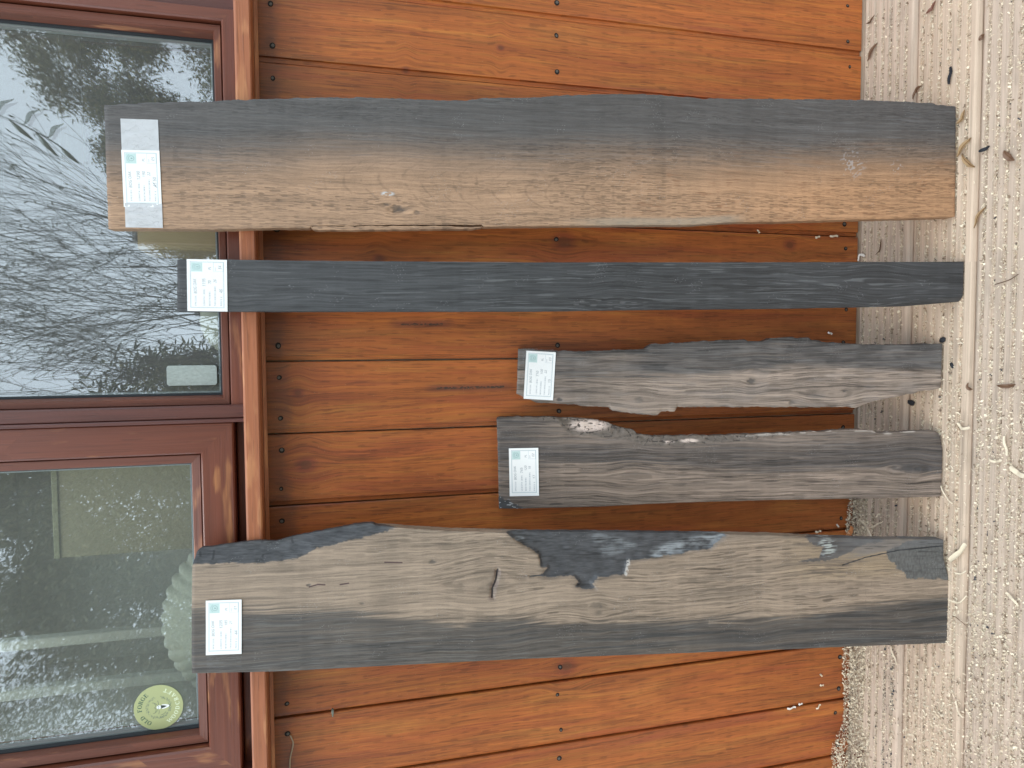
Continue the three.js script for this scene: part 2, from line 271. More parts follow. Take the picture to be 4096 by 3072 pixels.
// things inside, seen through the glass
const cream = std({ color: new THREE.Color().setRGB(0.42, 0.41, 0.33), roughness: 0.6 });
function flutedDish(r, n, depth) { // a dish whose wall is folded into flutes
  const g = new THREE.SphereGeometry(r, n * 8, 24, 0, Math.PI * 2, 0, Math.PI / 2), p = g.attributes.position;
  for (let i = 0; i < p.count; i++) { const x = p.getX(i), y = p.getY(i), z = p.getZ(i), a = Math.atan2(z, x), q = Math.hypot(x, z) / r, f = 1 + 0.016 * q * (Math.abs(Math.sin((a * n) / 2)) * 2 - 1); p.setXYZ(i, x * f, y * depth, z * f); }
  g.computeVertexNormals(); return g;
}
{
  const a = thing('fluted_dish', 'larger cream fluted dish standing on edge behind the lower left window', 'dish', [-0.415, 1.108, -0.085]);
  const d = mesh('bowl', flutedDish(0.153, 44, 0.36), std({ ...cream, color: cream.color, roughness: 0.6, side: THREE.DoubleSide }), a); d.rotation.x = Math.PI / 2 + 0.12;
  const c = thing('fluted_dish', 'small cream fluted dish behind the glass beside the narrow dark board', 'dish', [0.07, 1.135, -0.06]);
  const e = mesh('bowl', flutedDish(0.055, 26, 0.4), d.material, c); e.rotation.x = Math.PI / 2 + 0.2;
  const bx = thing('cardboard_box', 'brown cardboard box inside the right window beside the wide board', 'box', [0.255, 1.1, -0.16]);
  const card = std({ color: new THREE.Color().setRGB(0.42, 0.28, 0.12), roughness: 0.9 });
  mesh('carton', bar(-0.07, 0, -0.06, 0.07, 0.185, 0.06, 0.002), card, bx); mesh('flap', bar(-0.069, 0.1852, -0.058, 0.069, 0.187, 0.002, 0.0005), card, bx);
  const ledge = mesh('inner_sill', bar(-0.9, 1.075, -0.26, 0.68, 1.0995, -0.062, 0.004), cream, cabin);
  const sh = thing('sea_shell', 'pale pointed shell inside the right window beside the cardboard box', 'shell', [0.178, 1.1, -0.1]);
  const lg = new THREE.LatheGeometry([[0.0005, 0.088], [0.006, 0.075], [0.013, 0.055], [0.017, 0.05], [0.024, 0.028], [0.026, 0.022], [0.02, 0.004], [0.001, 0]].reverse().map((q) => new THREE.Vector2(...q)), 20); mesh('shell_body', lg, std({ color: 0xe8e2cf, roughness: 0.4 }), sh); sh.rotation.z = 0.25;
  const cab = thing('wall_cabinet', 'dark open cabinet on the far wall seen through the right window', 'cabinet', [0.75, 1.18, -1.3]);
  const dk = std({ color: 0x1c2124, roughness: 0.6 }), pale = std({ color: 0x9a8f78, roughness: 0.7 });
  mesh('back_panel', bar(-0.25, 0, -0.02, 0.25, 0.5, 0, 0.002), dk, cab); mesh('top_board', bar(-0.27, 0.501, -0.02, 0.27, 0.52, 0.14, 0.002), pale, cab); mesh('bottom_board', bar(-0.27, -0.02, -0.02, 0.27, -0.001, 0.14, 0.002), pale, cab);
  for (const x of [-0.27, 0.251]) mesh('side_board', bar(x, 0, -0.02, x + 0.019, 0.5, 0.14, 0.002), pale, cab);
  const yb = thing('storage_box', 'small yellow box in the dark cabinet behind the right window', 'box', [0.9, 1.181, -1.22]); mesh('carton', bar(-0.05, 0, -0.04, 0.05, 0.09, 0.04, 0.003), std({ color: 0xd7a62c, roughness: 0.7 }), yb); mesh('lid', bar(-0.052, 0.0905, -0.042, 0.052, 0.1, 0.042, 0.002), std({ color: 0xc9992a, roughness: 0.7 }), yb);
  const pn = thing('wall_panel', 'yellow olive panel leaning on the far wall inside the left window', 'panel', [-0.53, 1.2, -1.75]); mesh('sheet', bar(-0.2, 0, -0.01, 0.2, 0.72, 0.01, 0.002), std({ color: new THREE.Color().setRGB(0.32, 0.305, 0.19), roughness: 0.8 }), pn); mesh('batten', bar(-0.2, 0.7205, -0.01, 0.2, 0.74, 0.016, 0.002), std({ color: 0x8c8f70, roughness: 0.8 }), pn);
  const postMat = std({ color: new THREE.Color().setRGB(0.6, 0.63, 0.55), roughness: 0.7 });
  const shf = thing('stand_in_rack', 'pale upright rack added inside the left window for a reflected post', 'shelf', [-1.05, 0, -1.5]);  // rack stands in for a porch post mirrored in the glass
  for (const x of [-0.075, 0.09]) mesh('upright', bar(x, 0, -0.02, x + 0.034, 2.3, 0.02, 0.003), postMat, shf);
  for (const y of [0.9, 1.3, 2.1]) mesh('shelf', bar(-0.0405, y, -0.2, 0.0895, y + 0.02, 0.018, 0.002), std({ color: 0x6a6048, roughness: 0.8 }), shf);
}
{ // frosted plate stuck on the glass of the right window
  const s = new THREE.Shape(), w = 0.0145, h = 0.0345, r = 0.004; s.moveTo(-w + r, -h); s.lineTo(w - r, -h); s.quadraticCurveTo(w, -h, w, -h + r); s.lineTo(w, h - r); s.quadraticCurveTo(w, h, w - r, h); s.lineTo(-w + r, h); s.quadraticCurveTo(-w, h, -w, h - r); s.lineTo(-w, -h + r); s.quadraticCurveTo(-w, -h, -w + r, -h);
  const fr = maps(128, 256, (i, j, o) => { const n = fbm(i / 9, j / 14, 301), k = 0.34 + 0.16 * n + (hash(i, j, 5) > 0.985 ? 0.2 : 0); o[0] = k * 0.86; o[1] = k; o[2] = k * 0.94; o[3] = n; });
  const g = new THREE.ExtrudeGeometry(s, { depth: 0.0015, bevelEnabled: true, bevelThickness: 0.0006, bevelSize: 0.0006, bevelSegments: 2 }); g.attributes.uv.array.forEach((v, k, a) => (a[k] = k % 2 ? v / 0.07 + 0.5 : v / 0.03 + 0.5));
  const o = thing('glass_plate', 'small frosted rounded plate stuck low on the right window near its post', 'plate', [-0.0145, 1.1945, 0.0012]);
  mesh('plate_body', g, std({ ...fr, bumpScale: 0.0004, roughness: 0.55 }), o);
}
{ // round shop sticker in the corner of the left window
  const c = document.createElement('canvas'), S = 512; c.width = c.height = S; const x = c.getContext('2d');
  x.fillStyle = '#b4bb88'; x.fillRect(0, 0, S, S); x.translate(S / 2, S / 2);
  const arc = (txt, r, a0, a1, flip, font, col) => { x.font = font; x.fillStyle = col; x.textAlign = 'center'; x.textBaseline = 'middle'; [...txt].forEach((ch, i) => { const a = a0 + ((a1 - a0) * i) / (txt.length - 1); x.save(); x.rotate(a); x.translate(0, flip ? r : -r); x.fillText(ch, 0, 0); x.restore(); }); };
  arc('OLD FORGE', 196, -0.98, 0.92, false, 'bold 62px serif', '#2f5648'); arc('WOODCRAFT', 198, 1.02, -1.12, true, 'bold 60px serif', '#e4efd2');
  const R = rnd(77); x.strokeStyle = '#5d6f66'; // a leafy wreath
  for (let i = 0; i < 260; i++) { const a = R() * 6.283, r = 112 + R() * 26; if (Math.abs(Math.sin(a / 2)) < 0.1) continue; x.lineWidth = 1 + R() * 2; x.globalAlpha = 0.55 + R() * 0.45; x.beginPath(); const px = Math.cos(a) * r, py = Math.sin(a) * r, b = a + 1.2 + R(); x.moveTo(px, py); x.quadraticCurveTo(px + 8 * Math.cos(b), py + 8 * Math.sin(b), px + 16 * Math.cos(b + 0.6), py + 16 * Math.sin(b + 0.6)); x.stroke(); }
  x.globalAlpha = 1; // a bearded figure's head: pale face and moustache over a dark beard that runs to a point
  x.lineWidth = 4; x.strokeStyle = '#55655c'; for (const s of [-1, 1]) { x.beginPath(); x.moveTo(s * 12, -8); x.quadraticCurveTo(s * 60, -20, s * 62, -62); x.stroke(); x.beginPath(); x.moveTo(s * 16, -4); x.quadraticCurveTo(s * 48, 10, s * 78, -6); x.stroke(); x.beginPath(); x.arc(s * 24, -58, 30, 0.4, 2.6); x.stroke(); }
  x.fillStyle = '#f2f6f4'; x.beginPath(); x.ellipse(0, 4, 22, 26, 0, 0, 7); x.fill(); x.beginPath(); x.moveTo(-26, 34); x.quadraticCurveTo(-30, 84, 0, 122); x.quadraticCurveTo(30, 84, 26, 34); x.fill();
  x.fillStyle = '#2d3b36'; x.beginPath(); x.moveTo(-18, 24); x.quadraticCurveTo(-14, 62, 0, 84); x.quadraticCurveTo(14, 62, 18, 24); x.fill(); for (const s of [-1, 1]) { x.beginPath(); x.arc(s * 9, -2, 4, 0, 7); x.fill(); } x.beginPath(); x.moveTo(-14, 106); x.lineTo(0, 128); x.lineTo(14, 106); x.lineTo(0, 114); x.fill();
  x.lineWidth = 5; x.beginPath(); x.arc(0, 0, 96, 2.3, 3.0); x.stroke();
  const t = new THREE.CanvasTexture(c); t.colorSpace = THREE.SRGBColorSpace;
  const g = new THREE.CylinderGeometry(0.0345, 0.0345, 0.0004, 64); g.rotateX(Math.PI / 2);
  const face = std({ map: t, roughness: 0.5 }), rim = std({ color: 0xb3bf8e, roughness: 0.5 });
  const o = thing('round_sticker', 'round pale green shop sticker in the lower corner of the left window', 'sticker', [-0.5195, 1.2555, 0.0008]);
  const cap = new THREE.CircleGeometry(0.0345, 64); cap.translate(0, 0, 0.00025);
  mesh('sticker_disc', mergeGeometries([g.toNonIndexed(), cap.toNonIndexed()].map((q) => { q.clearGroups?.(); return q; }), true), [rim, face], o);
  o.rotation.z = 0.06;
}
// ---------------------------------------------------------------- five planks of bog oak leaning on the wall
// coordinates in mm on each plank's front face: x across (right is +), y up along it
function oakTexture(c) {
  const L = c.len + 24, x0 = c.xmin - 4, x1 = c.xmax + 4, W = 2048, H = Math.round((x1 - x0) / 0.52), s = c.seed;
  const M = maps(W, H, (i, j, o) => {
    const y = (i / W) * L - 12, x = x0 + ((j + 0.5) / H) * (x1 - x0);
    let w = x + c.wave * (fbm(y / 230, x / 80, s) - 0.5) * 2 + 3 * (fbm(y / 60, x / 30, s + 40, 3) - 0.5), kd = 0;
    for (const [kx, ky, r, dk = 1] of c.knots) { const dx = x - kx, dy = y - ky; if (Math.abs(dx) > r * 7 || Math.abs(dy) > r * 12) continue; const e = r * 1.6 * Math.exp(-((dy / (r * 3.4)) ** 2)) * Math.exp(-Math.abs(dx) / (r * 3)); w += (dx * Math.abs(dx)) / (Math.abs(dx) + e + 0.01) - dx; kd = Math.max(kd, dk * (1 - sst(0.35, 1, Math.hypot(dx, dy * 0.55) / r + 0.5 * (noise(x / 2.2, y / 4, s + 9) - 0.5)))); }
    const a = noise(w / 0.95, y / 55, s + 1), b = noise(w / 2.7, y / 120, s + 2), d = noise(w / 8.5, y / 260, s + 3), zone = noise(w / 16, y / 190, s + 4);
    const pore = sst(0.52, 0.78, noise(w / (c.poreW ?? 1.15), y / c.poreLen, s + 5)) * (0.3 + 0.7 * sst(0.2, 0.7, zone));
    let t = c.darkness(x, w, y, a, b); // 0 pale heart, 1 dark bog-stained wood
    const streak = c.streak * ((a - 0.5) * 0.55 + (b - 0.5) * 0.5 + (d - 0.5) * 0.5);
    const l1 = sst(0.55, 0.68, noise(w / 1.6, y / 70, s + 15)), l2 = sst(0.6, 0.74, noise(w / 1.2, y / 26, s + 16)), l3 = sst(0.58, 0.72, noise(w / 1.8, y / 90, s + 17)), jit = hash(i >> 1, j, s + 18) - 0.5;
    let k = 1 + streak + 0.15 * jit + c.lines * (0.24 * l3 - 0.3 * l1 * (0.4 + 0.6 * zone) - 0.24 * l2), h = 0.62 + 0.16 * (a - 0.5) + 0.14 * (b - 0.5) - 0.3 * pore * c.pore;
    const band = 1 + 0.07 * (noise(y / 7, x / 300, s + 6) - 0.5) + 0.12 * (noise(y / 46, x / 260, s + 7) - 0.5);
    k *= band * (1 - c.pore * pore * mix(0.62, 0.4, t));
    for (let q = 0; q < 3; q++) o[q] = mix(c.pale[q], c.dark[q], t) * k;
    if (t > 0.4 && c.silver) { const sv = sst(0.68, 0.86, noise(w / 0.9, y / 38, s + 8)) * c.silver * (0.4 + 0.6 * noise(w / 20, y / 160, s + 12)); for (let q = 0; q < 3; q++) o[q] = mix(o[q], c.silverCol[q], sv); h += 0.12 * sv; }
    if (kd > 0) { for (let q = 0; q < 3; q++) o[q] = mix(o[q], 0.035, kd * 0.85); h -= 0.35 * kd; }
    o[3] = h;
    c.extra?.(x, y, o, w, t);
    const sc = noise(x / 22 + y / 60, y / 30, s + 13) > 0.78 && hash(i >> 1, j, s + 14) > 0.975; if (sc) { for (let q = 0; q < 3; q++) o[q] = mix(o[q], 0.42, 0.4); }
  });
  return { ...M, uv: (x, y) => [(y + 12) / L, (x - x0) / (x1 - x0)] };
}
function oakPlank(c, label) {
  const xl0 = poly(c.left), xr0 = poly(c.right), top = (x) => poly(c.top.map(([p, q]) => [q, p]))(x), bot = (x) => poly(c.bot.map(([p, q]) => [q, p]))(x), s = c.seed;
  const jag = (y, k, amp) => amp * ((fbm(y / 9, k, s + 21, 3) - 0.5) * 2 + 0.5 * (hash(Math.round(y / 2.5), k, s) - 0.5));
  const xl = (y) => xl0(y) + jag(y, 1, c.jagL), xr = (y) => xr0(y) + jag(y, 2, c.jagR);
  const Lm = Math.max(...c.top.map((p) => p[1])), NT = c.nt ?? 44, NSg = Math.round(Lm / 2.6), ts = [0, 0.006, 0.016]; for (let i = 1; i < NT; i++) ts.push(0.016 + ((1 - 0.032) * i) / NT); ts.push(0.984, 0.994, 1);
  const T = c.t, P = [], U = [], Bk = [], cols = ts.length;
  const tex = c.tex, put = [];
  for (let i = 0; i <= NSg; i++) for (let j = 0; j < cols; j++) {
    const f = i / NSg, t = ts[j]; let y = f * Lm, x = mix(xl(y), xr(y), t); y = mix(bot(x), top(x), f); x = mix(xl(y), xr(y), t);
    if (i === 0 || i === NSg) y += 0.7 * (hash(j, i, s) - 0.5);
    const edge = Math.min(t, 1 - t) * (xr(y) - xl(y)), ends = Math.min(f, 1 - f) * Lm, dep = c.depth(x, y, xl(y), xr(y)) + 0.9 * Math.max(0, 1 - edge / 1.2) + 0.7 * Math.max(0, 1 - ends / 2.4);
    put.push([x, y]); P.push(x / 1000, y / 1000, (T - Math.min(T - 2.5, dep)) / 1000); U.push(...tex.uv(x, y)); Bk.push(c.bark?.(x, y, xl(y), xr(y)) ? 1 : 0);
  }
  const full = new THREE.BufferGeometry(), idx = [[], []], all = [];
  for (let i = 0; i < NSg; i++) for (let j = 0; j < cols - 1; j++) { const a = i * cols + j, b = a + 1, d = a + cols, e = d + 1; idx[Bk[a] + Bk[b] + Bk[d] + Bk[e] > 2 ? 1 : 0].push(a, b, e, a, e, d); all.push(a, b, e, a, e, d); }
  full.setAttribute('position', new THREE.Float32BufferAttribute(P, 3)); full.setIndex(all); full.computeVertexNormals(); const N = full.attributes.normal.array;
  const pick = (ids) => { const m = new Map(), p = [], n = [], u = [], k = []; for (const q of ids) { if (!m.has(q)) { m.set(q, m.size); p.push(P[q * 3], P[q * 3 + 1], P[q * 3 + 2]); n.push(N[q * 3], N[q * 3 + 1], N[q * 3 + 2]); u.push(U[q * 2], U[q * 2 + 1]); } k.push(m.get(q)); } const g = new THREE.BufferGeometry(); g.setAttribute('position', new THREE.Float32BufferAttribute(p, 3)); g.setAttribute('normal', new THREE.Float32BufferAttribute(n, 3)); g.setAttribute('uv', new THREE.Float32BufferAttribute(u, 2)); g.setIndex(k); return g; };
  // edges and back
  const p2 = [], u2 = [], i2 = [], loop = [];
  for (let i = 0; i <= NSg; i++) loop.push(i * cols + cols - 1); for (let j = cols - 2; j >= 0; j--) loop.push(NSg * cols + j); for (let i = NSg - 1; i >= 0; i--) loop.push(i * cols); for (let j = 1; j < cols - 1; j++) loop.push(j);
  loop.forEach((q, n) => { const r = loop[(n + 1) % loop.length], k = p2.length / 3; for (const [v, zz] of [[q, 1], [r, 1], [r, 0], [q, 0]]) { p2.push(P[v * 3], P[v * 3 + 1], zz ? P[v * 3 + 2] : 0); u2.push(U[v * 2] + (zz ? 0 : 0.004), U[v * 2 + 1] + (zz ? 0 : U[v * 2 + 1] > 0.5 ? -0.05 : 0.05)); } i2.push(k, k + 2, k + 1, k, k + 3, k + 2); });
  for (let i = 0; i < NSg; i++) { const k = p2.length / 3; for (const v of [i * cols, i * cols + cols - 1, (i + 1) * cols + cols - 1, (i + 1) * cols]) { p2.push(P[v * 3], P[v * 3 + 1], 0); u2.push(U[v * 2], U[v * 2 + 1]); } i2.push(k, k + 2, k + 1, k, k + 3, k + 2); }
  const side = new THREE.BufferGeometry(); side.setAttribute('position', new THREE.Float32BufferAttribute(p2, 3)); side.setAttribute('uv', new THREE.Float32BufferAttribute(u2, 2)); side.setIndex(i2); 
  const mat = std({ map: tex.map, bumpMap: tex.bumpMap, bumpScale: c.bump ?? 0.0016, roughness: c.rough ?? 0.56 });
  const o = thing('oak_plank', label, 'plank', [c.at[0], 0, c.at[1]]); o.rotation.x = -c.lean;
  mesh('board', mergeGeometries([pick(idx[0]).toNonIndexed(), withN(side.toNonIndexed())]), mat, o);
  if (idx[1].length) mesh('bark', pick(idx[1]), mat, o);
  return { o, mat, c };
}
const onPlank = (pl, x, y, lift) => { pl.o.updateMatrixWorld(true); return new THREE.Vector3(x / 1000, y / 1000, (pl.c.t + lift) / 1000).applyMatrix4(pl.o.matrixWorld); };

// ---- wide plank, pale on its left and dark on its right
const P1 = (() => {
  const c = { seed: 1000, len: 1291, xmin: -137, xmax: 92, t: 22, at: [0.3252, 0.1947], lean: 0.1117, jagL: 0.5, jagR: 1.2, wave: 7, poreLen: 8, pore: 0.64, streak: 0.3, silver: 0.25, silverCol: [0.2, 0.205, 0.21], lines: 0.5, poreW: 0.9, pale: [0.36, 0.226, 0.137], dark: [0.086, 0.08, 0.076],
    left: [[-91.5, -1], [-99, 167], [-105.9, 314], [-106.8, 358], [-108, 389], [-113.6, 460], [-115.6, 559], [-119.7, 694], [-121.1, 750], [-122.6, 774], [-119.6, 777], [-121.8, 885], [-124, 955], [-126, 1020], [-129, 1023], [-129.5, 1071], [-133.2, 1149], [-135.3, 1290]],
    right: [[86.1, 1], [86.7, 33], [89.5, 51], [88.9, 171], [81.2, 361], [78.6, 432], [80, 481], [81.2, 531], [78.1, 589], [72.3, 665], [67, 711], [63.9, 769], [60, 796], [57.6, 841], [58.2, 877], [57.4, 930], [53.4, 1016], [47.5, 1094], [42.3, 1151], [35, 1248], [30.6, 1290]],
    top: [[-135, 1290], [30.7, 1290]], bot: [[-91.4, -1], [-4, 0], [86.2, 2]], knots: [[-100, 898, 7, 0.75], [-93, 915, 3, 0.5], [-104, 872, 4, 0.6]] };
  const bnd = poly([[11.3, 2], [6, 148], [-3, 255], [-5.4, 318], [-6.4, 461], [-4.3, 560], [-11.3, 656], [-16, 712], [-12, 806], [-13.6, 878], [-12.6, 948], [-15.1, 1017], [-25.5, 1068], [-43.1, 1289]]);
  c.darkness = (x, w, y, a, b) => sst(-58, 38, x - bnd(y) + 10 * (b - 0.5) + 8 * (fbm(y / 90, x / 14, 3) - 0.5));
  c.depth = (x, y) => 0.25 * fbm(y / 40, x / 20, 77, 3) + (x < -94 && y < 500 ? 0 : 0) + 1.2 * (1 - sst(3, 9, Math.hypot(x + 101, (y - 897) * 0.4)));
  c.extra = (x, y, o, w, t) => {
    // nested flame figure of the growth rings, and reddish flecks near the foot
    const f = 1 - sst(20, 62, Math.abs(x + 64)), ph = y / 27 + (x + 64) ** 2 / 900 + 1.6 * fbm(x / 40, y / 90, 5), r = Math.abs(ph - Math.floor(ph) - 0.5) * 2, ln = sst(0.72, 0.98, r) * sst(0.35, 0.6, noise(x / 6, y / 5, 1031)) * f * sst(480, 620, y) * (1 - sst(960, 1050, y)) * (1 - t);
    for (let q = 0; q < 3; q++) o[q] *= 1 - 0.2 * ln;
    const red = (1 - sst(160, 640, y)) * (1 - t); o[0] *= 1 + 0.1 * red; o[1] *= 1 - 0.02 * red; o[2] *= 1 - 0.16 * red;
    const fl = sst(0.62, 0.8, noise(w / 1.2, y / 14, 1033)) * sst(0.4, 0.75, fbm(x / 22, y / 30, 1034)) * (1 - t) * (1 - sst(420, 700, y)); o[0] = mix(o[0], 0.19, fl * 0.7); o[1] = mix(o[1], 0.085, fl * 0.7); o[2] = mix(o[2], 0.04, fl * 0.7);
    const wk = 1 - sst(2, 4.5, Math.hypot((x + 78) * 1.1, (y - 913) * 0.35)); if (wk > 0) for (let q = 0; q < 3; q++) o[q] = mix(o[q], 0.5, wk * sst(0.4, 0.7, noise(x / 2, y / 3, 4)));
    const dark = 1 - sst(0, 9, Math.abs(y - 505 - 0.02 * x) - 4); for (let q = 0; q < 3; q++) o[q] *= 1 - 0.12 * dark; // the print of a lath
    const low = sst(-7, 0, c.leftFn(y) + 7 - x) * sst(350, 400, y) * (1 - sst(560, 680, y)); o[0] = mix(o[0], 0.3, low * 0.6); o[1] = mix(o[1], 0.26, low * 0.6); o[2] = mix(o[2], 0.2, low * 0.6);
    const a = Math.hypot(x + 12, y - 183), bb = Math.hypot(x + 15, y - 106); for (const [d, r1] of [[a, 30], [bb, 14]]) { const m = (1 - sst(r1 * 0.4, r1, d)) * sst(0.62, 0.8, noise(x / 2.4 + y / 9, y / 3, 1040)) * 0.5; for (let q = 0; q < 3; q++) o[q] = mix(o[q], 0.4, m); }
  };
  c.leftFn = poly(c.left); c.tex = oakTexture(c);
  const pl = oakPlank(c, 'widest oak plank, pale brown and grey, tallest of the five against the wall');
  // a long splinter split away along the left edge
  const sp = [[-128.6, 1022, 0.5], [-131.5, 1018, 5], [-130.4, 960, 5.2], [-128.6, 900, 5], [-127, 840, 4.2], [-125.6, 790, 2.6], [-122.8, 776, 0.6]], outer = poly([...sp].reverse().map((q) => [q[0], q[1]])), wid = poly([...sp].reverse().map((q) => [q[2], q[1]])), PP = [], UU = [], II = [], n = 60;
  for (let i = 0; i <= n; i++) { const y = mix(776, 1021, i / n), xo = outer(y) + 0.7 * (noise(y / 9, 1, 8) - 0.5), xi = xo + wid(y) * (0.85 + 0.3 * noise(y / 6, 2, 8)), z = 21.2 + 0.8 * noise(y / 14, 3, 8); for (const [x, zz] of [[xo, 4], [xo, z], [xi, z - 0.4], [xi, 4]]) { PP.push(x / 1000, y / 1000, zz / 1000); UU.push(...c.tex.uv(x + 6, y)); } if (i < n) for (let q = 0; q < 3; q++) { const k = i * 4 + q; II.push(k, k + 1, k + 5, k, k + 5, k + 4); } }
  for (let i = 0; i < II.length; i += 3) [II[i + 1], II[i + 2]] = [II[i + 2], II[i + 1]];
  const g = new THREE.BufferGeometry(); g.setAttribute('position', new THREE.Float32BufferAttribute(PP, 3)); g.setAttribute('uv', new THREE.Float32BufferAttribute(UU, 2)); g.setIndex(II);
  mesh('splinter', withN(g.toNonIndexed()), std({ map: c.tex.map, bumpMap: c.tex.bumpMap, bumpScale: 0.001, roughness: 0.6, side: THREE.DoubleSide }), pl.o);
  return pl;
})();
// ---- narrow, almost black plank
const P2 = (() => {
  const c = { seed: 2000, len: 1207, xmin: -50, xmax: 33, t: 22, at: [0.1268, 0.2159], lean: 0.1304, jagL: 0.25, jagR: 0.25, wave: 5, poreLen: 26, pore: 0.5, streak: 0.55, silver: 0.7, silverCol: [0.14, 0.147, 0.148], lines: 0.9, pale: [0.054, 0.056, 0.058], dark: [0.037, 0.038, 0.039], nt: 24,
    left: [[-31.9, 0], [-39.1, 92], [-41.6, 200], [-43.7, 323], [-46.1, 564], [-48.5, 716], [-49.1, 1075], [-48.8, 1207]], right: [[31.9, 0], [27.3, 366], [23.9, 716], [23, 1073], [23.6, 1138], [22.6, 1205]], top: [[-48.8, 1207], [22.6, 1205]], bot: [[-31.9, 0], [31.9, 0]], knots: [[-36, 578, 9, 0.25], [-22.6, 1124, 4, 0.6], [0, 150, 12, 0.1]] };
  c.darkness = (x, w, y, a, b) => sst(0.2, 0.8, 0.55 + 0.5 * (b - 0.5) + (y > 700 ? -0.25 * (1 - sst(700, 1000, 1700 - y)) : 0));
  c.depth = (x, y, l, r) => 0.3 * fbm(y / 30, x / 9, 78, 3) + 9 * sst(0, 9, l + 9 - x) * (1 - sst(40, 200, y)) * 0.9 + 1.3 * (1 - sst(4, 10, Math.hypot(x + 37, (y - 590) * 0.16)));
  c.extra = (x, y, o) => { const k = (1 - sst(5, 12, Math.hypot(x + 37, (y - 590) * 0.14))) * sst(0.5, 0.8, noise(x / 1.4, y / 9, 2050)); for (let q = 0; q < 3; q++) o[q] = mix(o[q], 0.12, k * 0.5); o[3] -= 0.25 * k; const cr = segDist(x, y, [[-29, 650], [-30.5, 560], [-31, 520]]) < 0.6 ? 1 : 0; if (cr) for (let q = 0; q < 3; q++) o[q] *= 0.35; const pl = sst(-2.5, -0.3, x - 24.4) * sst(930, 960, y) * (1 - sst(1010, 1060, y)) + sst(-1.6, -0.2, x - 24.2) * sst(700, 760, y) * (1 - sst(840, 870, y)); for (let q = 0; q < 3; q++) o[q] = mix(o[q], [0.3, 0.22, 0.19][q], 0.7 * pl); };
  c.tex = oakTexture(c);
  return oakPlank(c, 'narrow black oak plank standing between the widest plank and the ragged short plank');
})();
// ---- short plank with torn edges
const P3 = (() => {
  const c = { seed: 3000, len: 711, xmin: -82, xmax: 52, t: 22, at: [-0.0108, 0.1813], lean: 0.2586, jagL: 1.6, jagR: 1.5, wave: 8, poreLen: 20, pore: 0.6, streak: 0.75, silver: 0.35, silverCol: [0.24, 0.23, 0.22], lines: 0.95, pale: [0.265, 0.207, 0.163], dark: [0.076, 0.07, 0.066], nt: 36, bump: 0.0022,
    left: [[-37, 0], [-42, 31], [-50.1, 72], [-58.2, 114], [-69.5, 142], [-66.7, 160], [-67.6, 218], [-66.8, 280], [-66.4, 344], [-65.6, 442.5], [-72.9, 443.5], [-73.4, 469.5], [-79.6, 474], [-77.3, 510], [-71, 551], [-65.5, 556], [-65.5, 566], [-61, 614], [-56.9, 676], [-41.7, 711]],
    right: [[37.7, 0], [37.9, 39], [36.6, 53], [36.2, 99], [37.9, 147], [40.8, 186], [45.2, 218], [49.3, 224], [49.5, 251], [48.6, 284], [45.5, 292], [43, 316], [46.4, 332], [44.7, 386], [42.2, 428], [39.5, 486], [32.3, 496], [28.7, 593], [30.1, 655], [33.9, 696], [33.5, 707]],
    top: [[-50.3, 711], [1.5, 708], [33.5, 707]], bot: [[-37, 0], [37.7, 0]], knots: [[-52.6, 506, 6, 0.5], [-22.6, 319, 5, 0.8], [-51.8, 638, 4, 0.9], [-41.2, 163, 7, 0.12], [-41.2, 163, 2, 0.8], [-5, 310, 6, 0.35], [-43, 206, 9, 0.2], [-60, 250, 4, 0.7]] };
  const bnd = poly([[-8.9, -1], [-4.3, 73], [0.3, 157], [0.8, 240], [-3, 300], [-12.6, 427], [-14.2, 510], [-13.4, 647], [3.6, 707]]);
  c.darkness = (x, w, y, a, b) => clamp(sst(-5, 6, x - bnd(y) + 10 * (b - 0.5)) * (0.45 + 0.5 * (1 - sst(470, 560, y)) + 0.4 * (a - 0.5) + 0.3 * (d0(w, y) - 0.5)) + 0.5 * sst(500, 640, y) * (0.4 + 0.6 * b) + 0.25 * sst(10, 2, c.rightFn(y) - x));
  const d0 = (w, y) => noise(w / 5, y / 130, 3070);
  c.rightFn = poly(c.right);
  c.depth = (x, y, l, r) => 0.5 * fbm(y / 24, x / 8, 79, 3) + 3 * sst(9, 0, x - l) * noise(y / 18, 1, 80) + 3.5 * sst(8, 0, r - x) * noise(y / 22, 2, 80);
  c.extra = (x, y, o) => { const pl = sst(0.6, 0.8, noise(x / 7, y / 30, 3060)) * 0.35; o[0] = mix(o[0], 0.27, pl * 0.5); o[1] = mix(o[1], 0.24, pl * 0.5); o[2] = mix(o[2], 0.22, pl * 0.5); const e = sst(5, 0, Math.min(c.rightFn(y) - x, x - c.leftFn(y))) * sst(0.5, 0.75, noise(x / 3, y / 12, 3061)); for (let q = 0; q < 3; q++) o[q] *= 1 - 0.35 * e; };
  c.leftFn = poly(c.left); c.tex = oakTexture(c);
  return oakPlank(c, 'short grey oak plank with torn ragged edges, third from the right');
})();
